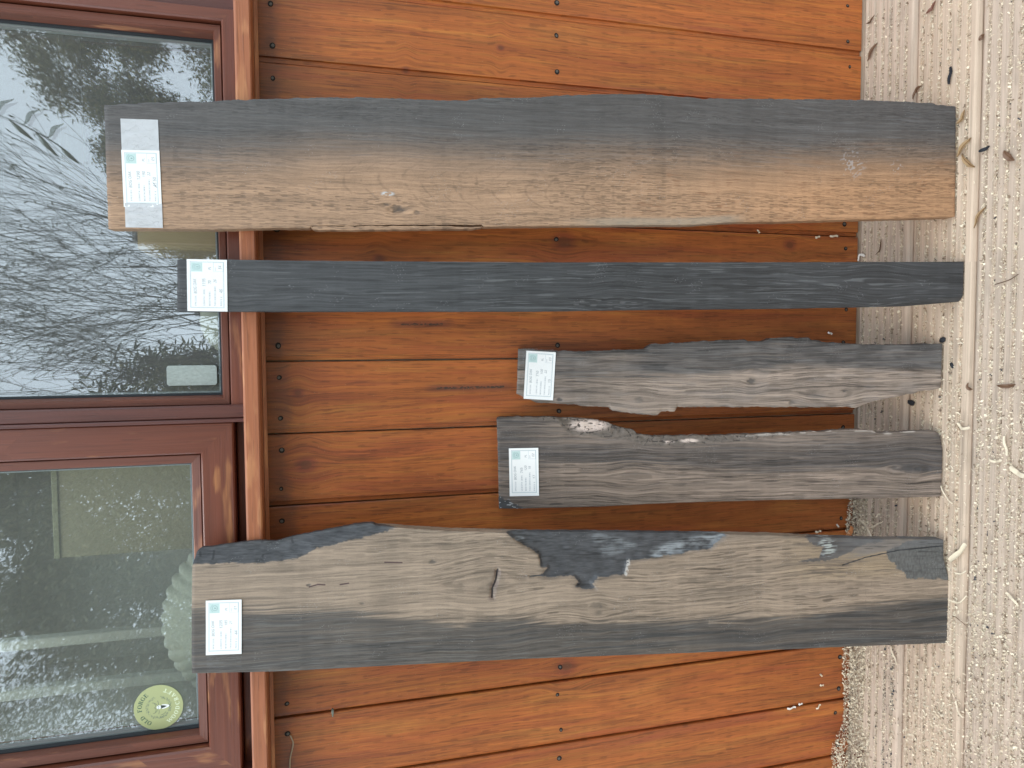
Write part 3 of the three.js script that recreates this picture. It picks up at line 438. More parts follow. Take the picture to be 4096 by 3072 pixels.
// ---- short plank with a cracked bark edge
const P4 = (() => {
  const c = { seed: 4000, len: 746, xmin: -66, xmax: 92, t: 18, at: [-0.1806, 0.1888], lean: 0.2565, jagL: 0.3, jagR: 1.5, wave: 6, poreLen: 24, pore: 0.6, streak: 0.8, silver: 0.3, silverCol: [0.22, 0.2, 0.19], lines: 1.2, pale: [0.24, 0.182, 0.14], dark: [0.064, 0.056, 0.052], nt: 40, bump: 0.0024,
    left: [[-49.5, 0], [-51.8, 114], [-53.1, 280], [-56.6, 450], [-62, 575], [-64.2, 700], [-64.2, 743]], right: [[56.2, 3], [62.5, 14], [59, 108], [64.7, 121], [64.6, 162], [60.5, 242], [57.7, 325], [56.1, 388], [56.2, 471], [58.6, 510], [66.3, 516], [72.3, 542], [79.7, 562], [85.8, 596], [89.8, 666], [90, 699], [88.7, 746]],
    top: [[-64.2, 743], [13.7, 744], [88.7, 746]], bot: [[-48.9, 0], [-12, -1], [30, -1], [56.2, 4]], knots: [[-1.5, 56, 9, 0.55], [-2, 40, 5, 0.7], [0, 80, 4, 0.6], [-12, 520, 10, 0.06]] };
  const bk = poly([[58, 240], [45, 346], [40, 420], [39.7, 502], [48.3, 533], [54.8, 575], [59.3, 624], [78.2, 643], [86.7, 678], [92, 700]]), bnd = poly([[-9.9, 0], [-2.5, 157], [-10, 280], [8.2, 471], [13.2, 596], [14.3, 741]]);
  c.bark = (x, y, l, r) => y > 250 && y < 702 && x > bk(y);
  c.darkness = (x, w, y, a, b) => clamp(0.1 + 0.62 * sst(-8, 10, x - bnd(y) + 10 * (b - 0.5)) * (1 - 0.5 * sst(30, 60, x)) + 0.5 * (b - 0.5) + 0.45 * (a - 0.5) + 0.3 * sst(620, 730, y) + 0.12 * (1 - sst(60, 300, y)));
  c.depth = (x, y, l, r) => { const q = c.bark(x, y) ? sst(0, 22, x - bk(y)) : 0; return 0.5 * fbm(y / 24, x / 8, 81, 3) + q * (3.5 + 4 * fbm(y / 9, x / 6, 82, 3)) + (y < 130 ? 2.5 * sst(8, 0, r - x) * noise(y / 12, 1, 9) : 0) + 1.6 * (1 - sst(2, 6, segDist(x, y, [[-1, 86], [0, 55], [-2.4, 23]]))); };
  c.extra = (x, y, o, w) => {
    if (c.bark(x, y)) { // blocky cracked bark with a few pale patches of exposed bast
      const q = sst(-2, 5, x - bk(y) + 5 * (noise(y / 8, x / 8, 4050) - 0.5)), u = y / 13 + 2.4 * fbm(x / 10, y / 24, 4051), v = x / 9 + 1.6 * fbm(y / 26, x / 14, 4057), cr = Math.min(Math.abs(u - Math.round(u)) * 13 * (hash(Math.round(u), Math.floor(v), 4) > 0.45 ? 1 : 9), Math.abs(v - Math.round(v)) * 9 * (noise(y / 14, Math.round(v), 4055) > 0.55 ? 1 : 9)), n = fbm(x / 3, y / 7, 4052);
      let R = 0.07 + 0.13 * n, G = 0.058 + 0.105 * n, B = 0.048 + 0.085 * n; const wh = Math.max(1 - sst(8, 19, Math.hypot((x - 74) * 1.5, (y - 592) * 0.45)), 1 - sst(3, 7, Math.hypot((x - 48) * 1.6, (y - 424) * 0.36)), 1 - sst(2, 4.5, Math.hypot((x - 46) * 1.6, (y - 458) * 0.4))) * sst(0.35, 0.6, n + 0.15);
      R = mix(R, 0.62, wh); G = mix(G, 0.5, wh); B = mix(B, 0.43, wh); const k = (1 - sst(0.3, 1.0, cr + 1.3 * (noise(x / 2.5, y / 2.5, 4058) - 0.35))) * 0.85; o[0] = mix(o[0], mix(R, 0.03, k), q); o[1] = mix(o[1], mix(G, 0.025, k), q); o[2] = mix(o[2], mix(B, 0.022, k), q); o[3] = mix(o[3], 0.4 + 0.5 * n - 0.5 * k, q);
    }
    const cn = 1 - sst(-3, 3, (x + 44) + (741 - y) * 0.5 + 6 * (noise(x / 6, y / 6, 4060) - 0.5)); if (cn > 0 && y > 690) { const n = noise(x / 2, y / 4, 4061); for (let q = 0; q < 3; q++) o[q] = mix(o[q], n > 0.62 ? 0.3 : 0.05, cn); o[3] -= 0.2 * cn * (1 - n); }
    const ed = sst(-5, -1, x - c.rightFn(y)) * (y < 330 ? 1 : 0) * sst(0.55, 0.7, noise(x / 2.5, y / 13, 4062)); for (let q = 0; q < 3; q++) o[q] = mix(o[q], [0.42, 0.37, 0.32][q], ed * 0.8);
  };
  c.rightFn = poly(c.right); c.tex = oakTexture(c);
  return oakPlank(c, 'short brown grey oak plank with a cracked bark edge, second from the left');
})();
// ---- long two-tone plank with bark pockets
const P5 = (() => {
  const c = { seed: 5000, len: 1200, xmin: -89, xmax: 157, t: 21, at: [-0.389, 0.2001], lean: 0.1164, jagL: 0.25, jagR: 0.8, wave: 9, poreLen: 16, pore: 0.5, streak: 0.36, silver: 0.45, silverCol: [0.165, 0.165, 0.155], lines: 0.65, poreW: 1.3, pale: [0.285, 0.217, 0.157], dark: [0.049, 0.047, 0.045], nt: 56, bump: 0.0018,
    left: [[-86.8, -4], [-80.3, 200], [-77.1, 307], [-63, 716], [-55.6, 1085], [-50, 1200]], right: [[89.6, 8], [96.1, 137], [104.6, 247], [110.4, 309], [119.1, 458], [126.9, 599], [132.5, 715], [140.4, 830], [148.3, 904], [152.2, 938], [154.6, 943], [153.8, 967], [149.4, 993], [139.3, 1055], [133.3, 1081], [134.1, 1098], [135.5, 1109], [133, 1135], [129.3, 1169], [129.2, 1185], [125.8, 1190]],
    top: [[-50, 1200], [39.1, 1198], [107, 1195], [125.9, 1190]], bot: [[-87, -2], [-78, -5], [9.9, -5], [31.4, -1], [59, 8], [89.8, 8]], knots: [[14, 603, 7, 0.4], [60, 763, 16, 0.25], [2, 600, 5, 0.3], [95, 855, 4, 0.7], [74, 226, 3, 0.9], [70, 1035, 2.5, 0.8], [38, 960, 2.5, 0.6], [-20, 340, 9, 0.1]] };
  const bk1 = poly([[150, 905], [142.4, 922], [136.6, 958], [128.2, 994], [120.7, 1029], [110.6, 1049], [107.1, 1068], [106.2, 1101], [106.4, 1161], [108, 1193]]), bnd = poly([[-11.3, -2], [-12.4, 157], [-22, 266], [-17, 340], [-18.5, 457], [-14.1, 559], [-11.7, 658], [0.6, 716], [2.1, 785], [-7.6, 813], [7.4, 869], [16.4, 924], [27.2, 978], [33.7, 1083], [36.7, 1118], [39.7, 1197]]);
  const pocket = [[136, 745], [113.5, 718], [98.9, 694], [79.5, 691], [77, 679], [68, 688], [64.5, 716], [60.3, 638], [52.1, 630], [45.7, 638], [41, 623], [38.9, 603], [48, 610], [59.3, 601], [58.9, 557], [80.2, 551], [83.8, 505], [91.9, 448], [92.5, 419], [118, 385], [128, 560]], low = [[112, 262], [97, 247], [88, 226], [70, 232], [66, 268], [64, 216], [79.7, 176], [88, 150], [97, 100], [104, 130]], grey = [[79, 112], [64.1, 109], [50, 96], [42.1, 84], [34, 78], [26.9, 72], [20.7, -8], [95, -4], [92, 60]];
  const crack = [[56, 190], [67.1, 147], [71, 120], [75.7, 92], [79.2, 10]], slit = [[78, 757], [62, 760], [50, 765], [36, 766]];
  const wob = (x, y) => 8 * (fbm(x / 9, y / 15, 5050, 4) - 0.5) + 3 * (noise(x / 2.4, y / 3.5, 5051) - 0.5);
  c.bark = (x, y) => (y > 905 && x > bk1(y)) || polySd(x, y, pocket, 2) < 0;
  c.darkness = (x, w, y, a, b) => clamp(sst(8, -8, x - bnd(y) + 16 * (b - 0.5) + 8 * (a - 0.5) + (y < 420 ? 14 * (noise(w / 5, y / 160, 5056) - 0.5) : 0)) * (0.82 + 0.3 * (b - 0.4)) + 0.28 * sst(0.6, 0.85, noise(w / 6, y / 200, 5055)) * (1 - sst(300, 700, y)));
  c.depth = (x, y, l, r) => { let d = 0.3 * fbm(y / 30, x / 12, 83, 3); if (y > 905 && x > bk1(y)) d += 13 * sst(0, 26, x - bk1(y)) + 1.4 * fbm(y / 10, x / 8, 84, 3); const s = polySd(x, y, pocket, 10); if (s < 0) d += 4.2 * sst(0, 2.2, -s) + 1.2 * fbm(y / 9, x / 9, 85, 3) + 0.02 * Math.max(0, x - 70) * 1.6; d += 3.5 * (1 - sst(0.8, 3.2, segDist(x, y, slit))) + 1.2 * (1 - sst(0.5, 2, segDist(x, y, crack))); return d; };
  c.extra = (x, y, o, w, t) => {
    const wb = wob(x, y), set = (r, g, b, t) => { o[0] = mix(o[0], r, t); o[1] = mix(o[1], g, t); o[2] = mix(o[2], b, t); };
    const n = fbm(x / 5, y / 12, 5060), fib = noise(x / 1.3, y / 9, 5061);
    if (y > 895) { const t = sst(-1.2, 1.2, x - bk1(y) + wb * 0.7) * sst(895, 925, y); if (t > 0) { const k = 0.026 + 0.06 * n + 0.04 * (fib - 0.5); set(k * 0.98, k, k * 1.05, t); o[3] = mix(o[3], 0.35 + 0.5 * n + 0.3 * (fib - 0.5), t); for (const yc of [1185, 1168, 1099, 1058]) { const d = Math.abs(y - yc - 5 * (noise(x / 9, yc, 3) - 0.5)); if (d < 1.6 && x > bk1(y) + 3 && noise(x / 8, yc, 5) > 0.35) set(0.02, 0.02, 0.022, 0.8 * t); } } }
    const s = polySd(x, y, pocket, 14) + wb * 0.5; if (s < 8) { const rim = sst(7, 0, s) * 0.4 * (n > 0.4 ? 1 : 0.5); set(0.14, 0.11, 0.088, s > 0 ? rim : 0); const t = sst(0.8, -0.8, s); if (t > 0) { const k = 0.028 + 0.055 * n + 0.03 * (fib - 0.5); set(k, k * 1.02, k * 1.08, t); o[3] = mix(o[3], 0.3 + 0.5 * n, t);
      const ws = (1 - sst(2, 15, segDist(x, y, [[88, 506], [98, 478], [106, 427], [111, 400]]))), w2 = 1 - sst(2, 6, Math.hypot(x - 122, (y - 724) * 0.5)), w3 = (1 - sst(4, 12, segDist(x, y, [[97, 590], [103, 545], [118, 600]]))) * 0.45; const wt = Math.max(ws, w2, w3) * sst(0.3, 0.75, 0.6 * n + 0.4 * noise(x / 1.6, y / 26, 5062)); set(0.3, 0.325, 0.335, wt * t * 0.85); } else if (s < 0.8) set(0.03, 0.028, 0.028, 0.5); }
    const cut = 1 - sst(1.2, 3, segDist(x, y, [[82, 551], [70, 553], [60, 556]])); set(0.45, 0.41, 0.36, cut * 0.7 * sst(0.35, 0.6, noise(x / 2, y / 2, 5065)));
    const s2 = polySd(x, y, low, 10) + wb; if (s2 < 1.5) { const t = sst(1.5, -1.5, s2), k = 0.03 + 0.06 * n; set(k, k * 1.03, k * 1.07, t * 0.85); const wp = (1 - sst(8, 16, Math.hypot((x - 88) * 0.8, (y - 218) * 0.8))) * sst(0.4, 0.6, 0.5 * n + 0.5 * fib); set(0.34, 0.37, 0.38, wp * t); }
    const s3 = polySd(x, y, grey, 10) + wb; if (s3 < 1.5) { const k = 0.075 + 0.04 * n + 0.05 * (noise(x / 4, y / 2, 5067) - 0.5); set(k, k * 1.02, k * 0.98, sst(1.5, -1.5, s3) * 0.95); }
    if (x > crack[0][0] - 20 && y < 260) { const kx = poly([[79.2, 10], [75.7, 92], [71, 120], [67.1, 147], [60, 200]])(y), up = sst(0, 6, x - kx) * (1 - sst(150, 210, y)); const k = 0.1 + 0.05 * n; set(k, k, k, up * 0.6); }
    const dc = segDist(x, y, crack); set(0.018, 0.02, 0.024, 1 - sst(0.5, 1.3, dc + 0.6 * (fib - 0.5)));
    const ds = segDist(x, y, slit); set(0.12, 0.08, 0.075, (1 - sst(3, 9, ds)) * 0.5 * sst(0.3, 0.6, n)); set(0.02, 0.014, 0.015, 1 - sst(0.8, 1.9, ds));
    const fl = Math.min(segDist(x, y, [[67, 1034], [70, 1022], [69, 1012]]), segDist(x, y, [[68, 990], [69.5, 978]]), segDist(x, y, [[98, 925], [96, 900]])); set(0.06, 0.03, 0.03, 1 - sst(0.6, 1.3, fl));
    const rows = (1 - sst(0.4, 1, Math.abs(y - 148 - 0.06 * x))) + (1 - sst(0.4, 1, Math.abs(y - 137 - 0.06 * x))); set(0.06, 0.055, 0.05, rows * sst(-62, -40, x) * (1 - sst(10, 34, x)) * 0.4 * sst(0.35, 0.6, noise(x / 5, y, 5069)));
    const dsh = sst(0.66, 0.84, noise(w / 1.5, y / 24, 5070)) * sst(0.35, 0.7, noise(w / 14, y / 110, 5071)) * (1 - t) * (1 - 0.6 * sst(700, 950, y)); for (let q = 0; q < 3; q++) o[q] *= 1 - 0.5 * dsh;
    const yel = (1 - sst(60, 200, Math.abs(y - 140))) * sst(20, 50, x) * 0.35; if (o[0] > 0.2) { o[0] *= 1 + 0.06 * yel; o[2] *= 1 - 0.3 * yel; }
  };
  c.tex = oakTexture(c);
  return oakPlank(c, 'long two-tone oak plank with dark bark pockets, leftmost of the five');
})();
// ---------------------------------------------------------------- price labels taped to the planks
function labelTexture(f) {
  const c = document.createElement('canvas'); c.width = 800; c.height = 500; const x = c.getContext('2d');
  x.fillStyle = '#eceeec'; x.fillRect(0, 0, 800, 500); x.strokeStyle = '#9fb1b8'; x.lineWidth = 6; x.strokeRect(56, 42, 706, 416); x.lineWidth = 2; x.strokeRect(66, 52, 686, 396);
  x.fillStyle = '#bcd3d0'; x.fillRect(612, 50, 140, 142); x.strokeStyle = '#86a8a6'; x.lineWidth = 7; x.beginPath(); x.arc(684, 126, 36, 0, 7); x.stroke(); x.lineWidth = 5; x.beginPath(); x.arc(684, 126, 56, 3.6, 5.8); x.stroke(); x.fillStyle = '#6c9290'; x.beginPath(); x.moveTo(674, 120); x.lineTo(684, 150); x.lineTo(694, 120); x.fill();
  x.strokeStyle = '#b5c4c9'; x.lineWidth = 4; x.strokeRect(618, 330, 134, 122);
  x.fillStyle = '#929ba3'; const print = (t, px, py, s = 30) => { x.font = `bold ${s}px sans-serif`; let q = px; for (const ch of t) { x.fillText(ch, q, py); q += x.measureText(ch).width + 6; } };
  print('SPECIES:', 84, 116); print('LENGTH (MM)', 84, 222); print('WIDTH(MM)', 84, 290); print('THICKNESS(MM)', 84, 358); print('PRICE £', 84, 434); print('REF', 632, 362, 20);
  x.fillStyle = x.strokeStyle = '#737d86'; const hand = (t, px, py, s = 58) => { x.save(); x.translate(px, py); x.transform(1, 0, -0.16, 1, 0, 0); x.rotate(-0.035); x.font = `${s}px sans-serif`; x.fillText(t, 0, 0); x.restore(); };
  hand('BOG OAK', 268, 122, 54); hand(f.length, 378, 232); hand(f.width, 420, 300, 52); hand(f.thick, 440, 366, 50); hand(f.price, 282, 442); hand('PL', 640, 300, 46); hand(f.ref, 652, 430, 52);
  if (f.strike) { x.lineWidth = 5; x.beginPath(); x.moveTo(276, 446); x.lineTo(356, 392); x.stroke(); }
  const t = new THREE.CanvasTexture(c); t.colorSpace = THREE.SRGBColorSpace; return t;
}
const cardEdge = std({ color: 0xe6e8e6, roughness: 0.7 }), tapeClear = phys({ color: 0xffffff, transmission: 1, thickness: 0, roughness: 0.12, ior: 1.5, side: THREE.DoubleSide });
const crumple = maps(256, 128, (i, j, o) => { const n = fbm(i / 34, j / 34, 411, 4), r = Math.abs(fbm(i / 26, j / 20, 421, 3) - 0.5) < 0.012 ? 1 : 0; o[0] = 0.6 + 0.08 * n; o[1] = 0.62 + 0.08 * n; o[2] = 0.64 + 0.08 * n; o[3] = n - 0.3 * r; });
const tapeFrost = std({ ...crumple, bumpScale: 0.0012, roughness: 0.42, transparent: true, opacity: 0.82 });
const sheet = (w, h, curl, lift = 0) => { const g = new THREE.PlaneGeometry(w, h, 16, 8), p = g.attributes.position; for (let i = 0; i < p.count; i++) { const a = p.getX(i) / (w / 2), b = p.getY(i) / (h / 2); p.setZ(i, lift + curl * (a * a * 0.6 + b * b * 0.5 * (b < 0 ? 1 : 0.25)) + 0.0001 * Math.sin(9 * a + 5 * b)); } g.computeVertexNormals(); return g; };
function priceLabel(pl, corners, f, label, curl, tapes = []) { // corners: right top, right bottom, left bottom, left top
  const cx = corners.reduce((s, q) => s + q[0], 0) / 4, cy = corners.reduce((s, q) => s + q[1], 0) / 4, w = Math.hypot(corners[0][0] - corners[3][0], corners[0][1] - corners[3][1]) / 1000, h = Math.hypot(corners[0][0] - corners[1][0], corners[0][1] - corners[1][1]) / 1000;
  const p = onPlank(pl, cx, cy, 0.9), o = thing('price_label', label, 'label', [p.x, p.y, p.z], 'price labels taped to the planks'); delete o.userData.group;
  o.rotation.set(-pl.c.lean, 0, Math.atan2(corners[0][1] - corners[3][1], corners[0][0] - corners[3][0]), 'XYZ');
  mesh('card', sheet(w, h, curl), std({ map: labelTexture(f), roughness: 0.55, side: THREE.DoubleSide }), o);
  for (const [x0, y0, x1, y1, mat, lift, turn = 0] of tapes) { const t = mesh('tape', sheet((x1 - x0) / 1000, (y1 - y0) / 1000, 0), mat, o); t.position.set(((x0 + x1) / 2 - cx) / 1000, ((y0 + y1) / 2 - cy) / 1000, lift); t.rotation.z = turn; }
  return o;
}
priceLabel(P1, [[-28.5, 1270], [-27.3, 1221], [-105.3, 1219], [-105.3, 1269]], { length: '1290', width: '190', thick: '22', price: '45 50', ref: 'E5', strike: 1 }, 'white handwritten price card under cloudy tape at the top of the widest plank', 0.0001, [[-133, 1220, -100, 1268, tapeFrost, 0.0002, -0.012], [-33, 1220.5, 13.5, 1268.5, tapeFrost, -0.0002, -0.006]]);
priceLabel(P2, [[23, 1192], [23.6, 1138.4], [-48.9, 1139], [-49, 1193]], { length: '1195', width: '70', thick: '26', price: '46', ref: 'E4' }, 'white price card covering the full width of the narrow black plank', 0.0001, [[-48.8, 1139, 23.2, 1192.6, tapeClear, 0.0006]]);
priceLabel(P3, [[29.9, 694], [26.6, 645], [-52.2, 649.4], [-50, 699]], { length: '710', width: '100', thick: '22', price: '15', ref: 'E3' }, 'tilted white price card on the torn short plank', 0.0012, [[-54, 650, 33, 703, tapeClear, 0.0022]]);
priceLabel(P4, [[37.5, 726], [38.4, 677], [-42.5, 675.4], [-43, 725]], { length: '745', width: '120', thick: '18', price: '17', ref: 'E2' }, 'white price card on the short bark-edged plank', 0.0012, [[36, 676, 65, 723, tapeClear, 0.0004]]);
priceLabel(P5, [[55.7, 1178], [54.6, 1129], [-25.4, 1130], [-23.8, 1180]], { length: '1205', width: '185', thick: '21', price: '44', ref: 'E1' }, 'white price card at the top of the long two-tone plank', 0.0008, [[-44, 1130, -23, 1177, tapeClear, 0.0003]]);

// ---------------------------------------------------------------- litter on the deck: sawdust, shavings, leaves
const chipMat = std({ roughness: 0.85, side: THREE.DoubleSide });
{
  const R = rnd(91), flake = (k) => { // a little bent chip of wood, about 1 unit long
    const g = new THREE.PlaneGeometry(1, 0.42 + 0.2 * k, 3, 1), p = g.attributes.position; for (let i = 0; i < p.count; i++) { const x = p.getX(i); p.setZ(i, (0.25 + 0.3 * k) * (x * x) * (k === 1 ? 1.6 : 1)); p.setY(i, p.getY(i) * (1 - 0.5 * Math.abs(x)) + 0.1 * Math.sin(x * 7 + k)); } g.rotateX(-Math.PI / 2); g.computeVertexNormals(); return g; };
  const grain = new THREE.TetrahedronGeometry(0.5), sliver = (() => { const g = new THREE.PlaneGeometry(1, 0.16, 4, 1), p = g.attributes.position; for (let i = 0; i < p.count; i++) { const x = p.getX(i); p.setZ(i, 0.35 * x * x); p.setY(i, p.getY(i) + 0.18 * x * x); } g.rotateX(-Math.PI / 2); g.computeVertexNormals(); return g; })();
  const kinds = [['sawdust', flake(0), 30000, 0.0031], ['sawdust', flake(1), 10000, 0.0038], ['sawdust', grain, 36000, 0.0021], ['sawdust', sliver, 4500, 0.006]];
  const m = new THREE.Matrix4(), q = new THREE.Quaternion(), e = new THREE.Euler(), col = new THREE.Color(), v = new THREE.Vector3(), sc = new THREE.Vector3();
  const heapH = (x, z) => 0.017 * sst(-0.2, -0.32, x) * (0.6 + 0.8 * noise(x * 18, 0.5, 7)) * (1 - sst(0.004, 0.036 + 0.014 * noise(x * 14, 2, 3), z)) + 0.02 * sst(-0.7, -0.78, x) * (1 - sst(0.01, 0.06, z));
  for (const [name, g, count, size] of kinds) {
    const im = new THREE.InstancedMesh(g, chipMat, count); let n = 0, tries = 0;
    while (n < count && tries++ < count * 30) {
      const pile = R() < 0.05, near = R() < 0.82, x = pile ? -0.88 + 0.66 * R() : near ? -0.86 + 1.5 * R() : -2.2 + 4.4 * R(), z = pile ? 0.002 + 0.046 * R() : near ? 0.002 + 0.42 * R() ** 1.05 : 2.2 * R(), gy = deckY(z), hh = z < 0.06 ? heapH(x, z) : 0;
      if (gy < -0.01 && R() > 0.03) continue;
      const patch = fbm(x * 9, z * 14, 511, 3), left = sst(0.1, -0.5, x), out = sst(0.1, 0.33, z);
      const fz = (((z - Z1) % STEP) + STEP) % STEP, rim = fz < 0.0085 || fz > 0.113 ? 0.12 + 0.35 * left * out : 1;
      let d = (gy < -0.001 ? 0.62 + 0.34 * patch + 0.25 * left : 0.012 + (0.02 + 0.42 * left * (0.35 + out)) * sst(0.42, 0.6, patch) + 0.2 * left * out + 0.012 * out) * rim;
      if (x < -0.52 && z > 0.1) d += 0.12; if (hh > 0.0015) d = 1; if (x > 0.52 && z < 0.12) d *= 0.7;
      if (R() > d) continue;
      const lay = hh > 0.0015 ? hh * (R() < 0.6 ? 0.9 + 0.2 * R() : R()) : gy < -0.001 ? R() * 0.0026 * (0.5 + patch) : R() * 0.0008 + 0.002 * R() * sst(0.6, 0.75, patch) * left;
      const s = size * (0.45 + 1.1 * R() ** 1.6), tilt = hh > 0.0015 ? 0.9 : gy < -0.001 ? 0.7 : 0.35;
      e.set((R() - 0.5) * 2 * tilt, R() * 6.283, (R() - 0.5) * 2 * tilt); q.setFromEuler(e); v.set(x, gy + lay + 0.0006, z); sc.set(s, s * (0.6 + 0.8 * R()), s * (0.7 + 0.6 * R())); m.compose(v, q, sc); im.setMatrixAt(n, m);
      const t = R(), b = 0.72 + 0.4 * R(); if (t < 0.018 + (x < -0.46 ? 0.35 * sst(0.03, 0.01, Math.abs(z - 0.098)) * sst(0.4, 0.6, noise(x * 16, z * 30, 515)) : 0)) col.setRGB(0.05, 0.05, 0.055); else if (t < 0.13) col.setRGB(0.24 * b, 0.17 * b, 0.11 * b); else if (t < 0.4) col.setRGB(0.66 * b, 0.54 * b, 0.38 * b); else col.setRGB(0.8 * b, 0.69 * b, 0.51 * b);
      im.setColorAt(n, col); n++;
    }
    im.count = n; im.name = numbered(name); im.castShadow = im.receiveShadow = true; scene.add(im); tag(im, null, null, null, 'stuff');
  }
}
// a curled ribbon between two places on the deck (mm), lying on it
const along = (a, b, bend, lift, n = 14) => { const out = [], dx = b[0] - a[0], dz = b[1] - a[1]; for (let i = 0; i <= n; i++) { const t = i / n, s = Math.sin(Math.PI * t) * bend; out.push(new THREE.Vector3((a[0] + dx * t - dz * s) / 1000, (lift + 2.2 * Math.abs(Math.sin(t * 4.3 + bend * 9))) / 1000, (a[1] + dz * t + dx * s) / 1000)); } return out; };
function ribbon(path, width, roll, taper) { // a strip that follows the path, rolled into a gutter across its width
  const P = [], I = [], m = 6, n = path.length, up = new THREE.Vector3(0, 1, 0);
  for (let i = 0; i < n; i++) { const d = path[Math.min(n - 1, i + 1)].clone().sub(path[Math.max(0, i - 1)]).normalize(), s = d.clone().cross(up).normalize(), w = width * (taper ? Math.sin(Math.PI * clamp(0.04 + 0.92 * (i / (n - 1)))) ** taper : 1 - 0.2 * noise(i / 3, 2, 9)); for (let j = 0; j <= m; j++) { const a = (j / m - 0.5) * roll, r = w / Math.max(roll, 0.3), p = path[i].clone().addScaledVector(s, r * Math.sin(a)).addScaledVector(up, r * (1 - Math.cos(a)) + 0.0004 * (i % 2)); P.push(p.x, p.y, p.z); } }
  for (let i = 0; i < n - 1; i++) for (let j = 0; j < m; j++) { const k = i * (m + 1) + j; I.push(k, k + 1, k + m + 2, k, k + m + 2, k + m + 1); }
  const g = new THREE.BufferGeometry(); g.setAttribute('position', new THREE.Float32BufferAttribute(P, 3)); g.setIndex(I); g.computeVertexNormals(); return g;
}
function litter(name, label, category, a, b, o = {}) {
  const cx = (a[0] + b[0]) / 2, cz = (a[1] + b[1]) / 2, t = thing(name, label, category, [cx / 1000, 0, cz / 1000], o.group);
  const path = along([a[0] - cx, a[1] - cz], [b[0] - cx, b[1] - cz], o.bend ?? 0.1, o.lift ?? 1.6);
  mesh(o.part ?? 'blade', ribbon(path, o.width ?? 0.006, o.roll ?? 1.2, o.taper ?? 0), o.mat, t);
  if (o.rib) mesh('midrib', new THREE.TubeGeometry(new THREE.CatmullRomCurve3(path.map((p) => p.clone().add(new THREE.Vector3(0, 0.0006, 0)))), 12, 0.0004, 5), o.ribMat ?? o.mat, t);
  return t;
}
const shave = std({ color: new THREE.Color().setRGB(0.7, 0.6, 0.44), roughness: 0.8, side: THREE.DoubleSide }), shaveW = std({ color: new THREE.Color().setRGB(0.8, 0.76, 0.68), roughness: 0.8, side: THREE.DoubleSide });
const leafB = std({ color: new THREE.Color().setRGB(0.17, 0.095, 0.055), roughness: 0.6, side: THREE.DoubleSide }), leafT = std({ color: new THREE.Color().setRGB(0.33, 0.21, 0.1), roughness: 0.65, side: THREE.DoubleSide }), leafR = std({ color: new THREE.Color().setRGB(0.2, 0.085, 0.06), roughness: 0.6, side: THREE.DoubleSide }), ribM = std({ color: 0x6b4a2c, roughness: 0.8 }), coal = std({ color: 0x24262a, roughness: 0.85 }), stemM = std({ color: 0x5d4530, roughness: 0.8 });
const leaf = (l, a, b, mat, bend, w) => litter('dry_leaf', l, 'leaf', a, b, { mat, bend, width: w, roll: 1.5, taper: 0.8, rib: 1, ribMat: ribM, lift: 2 });
leaf('dark red dry leaf on the deck farthest right of the wide plank', [586, 151], [599, 171], leafR, 0.12, 0.008);
leaf('brown dry leaf against the foot of the wall right of the wide plank', [557, 16], [582, 40], leafB, -0.08, 0.009);
leaf('small crumpled grey leaf beside the wall in the deck corner', [628, 12], [636, 31], stemM, 0.2, 0.005);
leaf('curled brown leaf on the board gap beside the right edge of the wide plank', [451, 127], [468, 145], leafB, -0.22, 0.008);
leaf('short brown leaf stuck in the second deck gap right of the wide plank', [501, 254], [506, 264], leafB, 0.1, 0.01);
leaf('tan dry leaf standing beside the foot of the wide plank', [382, 218], [401, 232], leafT, 0.15, 0.009);
leaf('long brown dry leaf in front of the foot of the wide plank', [329, 219], [353, 245], leafT, -0.06, 0.01);
leaf('tan willow leaf across the deck gap in front of the wide plank', [331, 229], [305, 254], leafT, 0.1, 0.009);
leaf('round brown leaf on the deck nearest the right front corner', [318, 303], [299, 321], leafB, 0.08, 0.011);
leaf('straw coloured leaf on the deck in front of the gap beside the black plank', [209, 255], [239, 274], leafT, -0.1, 0.007);
leaf('dark curved dry leaf between the feet of the wide and the black plank', [193, 47], [221, 58], stemM, 0.22, 0.004);
leaf('brown twisted leaf in front of the torn short plank near the front edge', [-38, 303], [-35, 334], leafB, 0.06, 0.007);
leaf('small curled brown leaf in the deck gap in front of the torn short plank', [-36, 252], [-46, 261], leafB, 0.4, 0.007);
leaf('reddish brown leaf on the sawdust heap left of the two-tone plank', [-783, 17], [-760, 42], leafR, 0.1, 0.012);
litter('fallen_twig', 'thin brown twig on the deck in front of the black plank', 'twig', [117, 293], [129, 333], { mat: stemM, width: 0.0022, roll: 3, bend: 0.05, part: 'stem' });
litter('fallen_twig', 'short dark twig across the deck gap left of the two-tone plank', 'twig', [-424, 233], [-431, 258], { mat: stemM, width: 0.002, roll: 3, bend: -0.1, part: 'stem' });
const lump = (l, x, z, s, mat = coal, name = 'charred_chip', flat = 0.45) => { const t = thing(name, l, 'chip', [x / 1000, 0, z / 1000]); const g = new THREE.IcosahedronGeometry(s, 1), p = g.attributes.position; for (let i = 0; i < p.count; i++) { const k = 0.75 + 0.5 * hash(Math.round(p.getX(i) * 9e4), Math.round(p.getY(i) * 9e4), Math.round(p.getZ(i) * 9e4) + x); p.setXYZ(i, p.getX(i) * k * 1.3, p.getY(i) * k * flat, p.getZ(i) * k * 0.8); } g.translate(0, s * flat * 0.8, 0); g.computeVertexNormals(); const m = mesh('chip_body', g, mat, t); m.rotation.y = x; return t; };
litter('charred_chip', 'long flat grey chip lying along a groove right of the wide plank', 'chip', [452, 199], [479, 203], { mat: coal, width: 0.007, roll: 0.4, bend: 0.02, taper: 0.25, part: 'chip_body' });
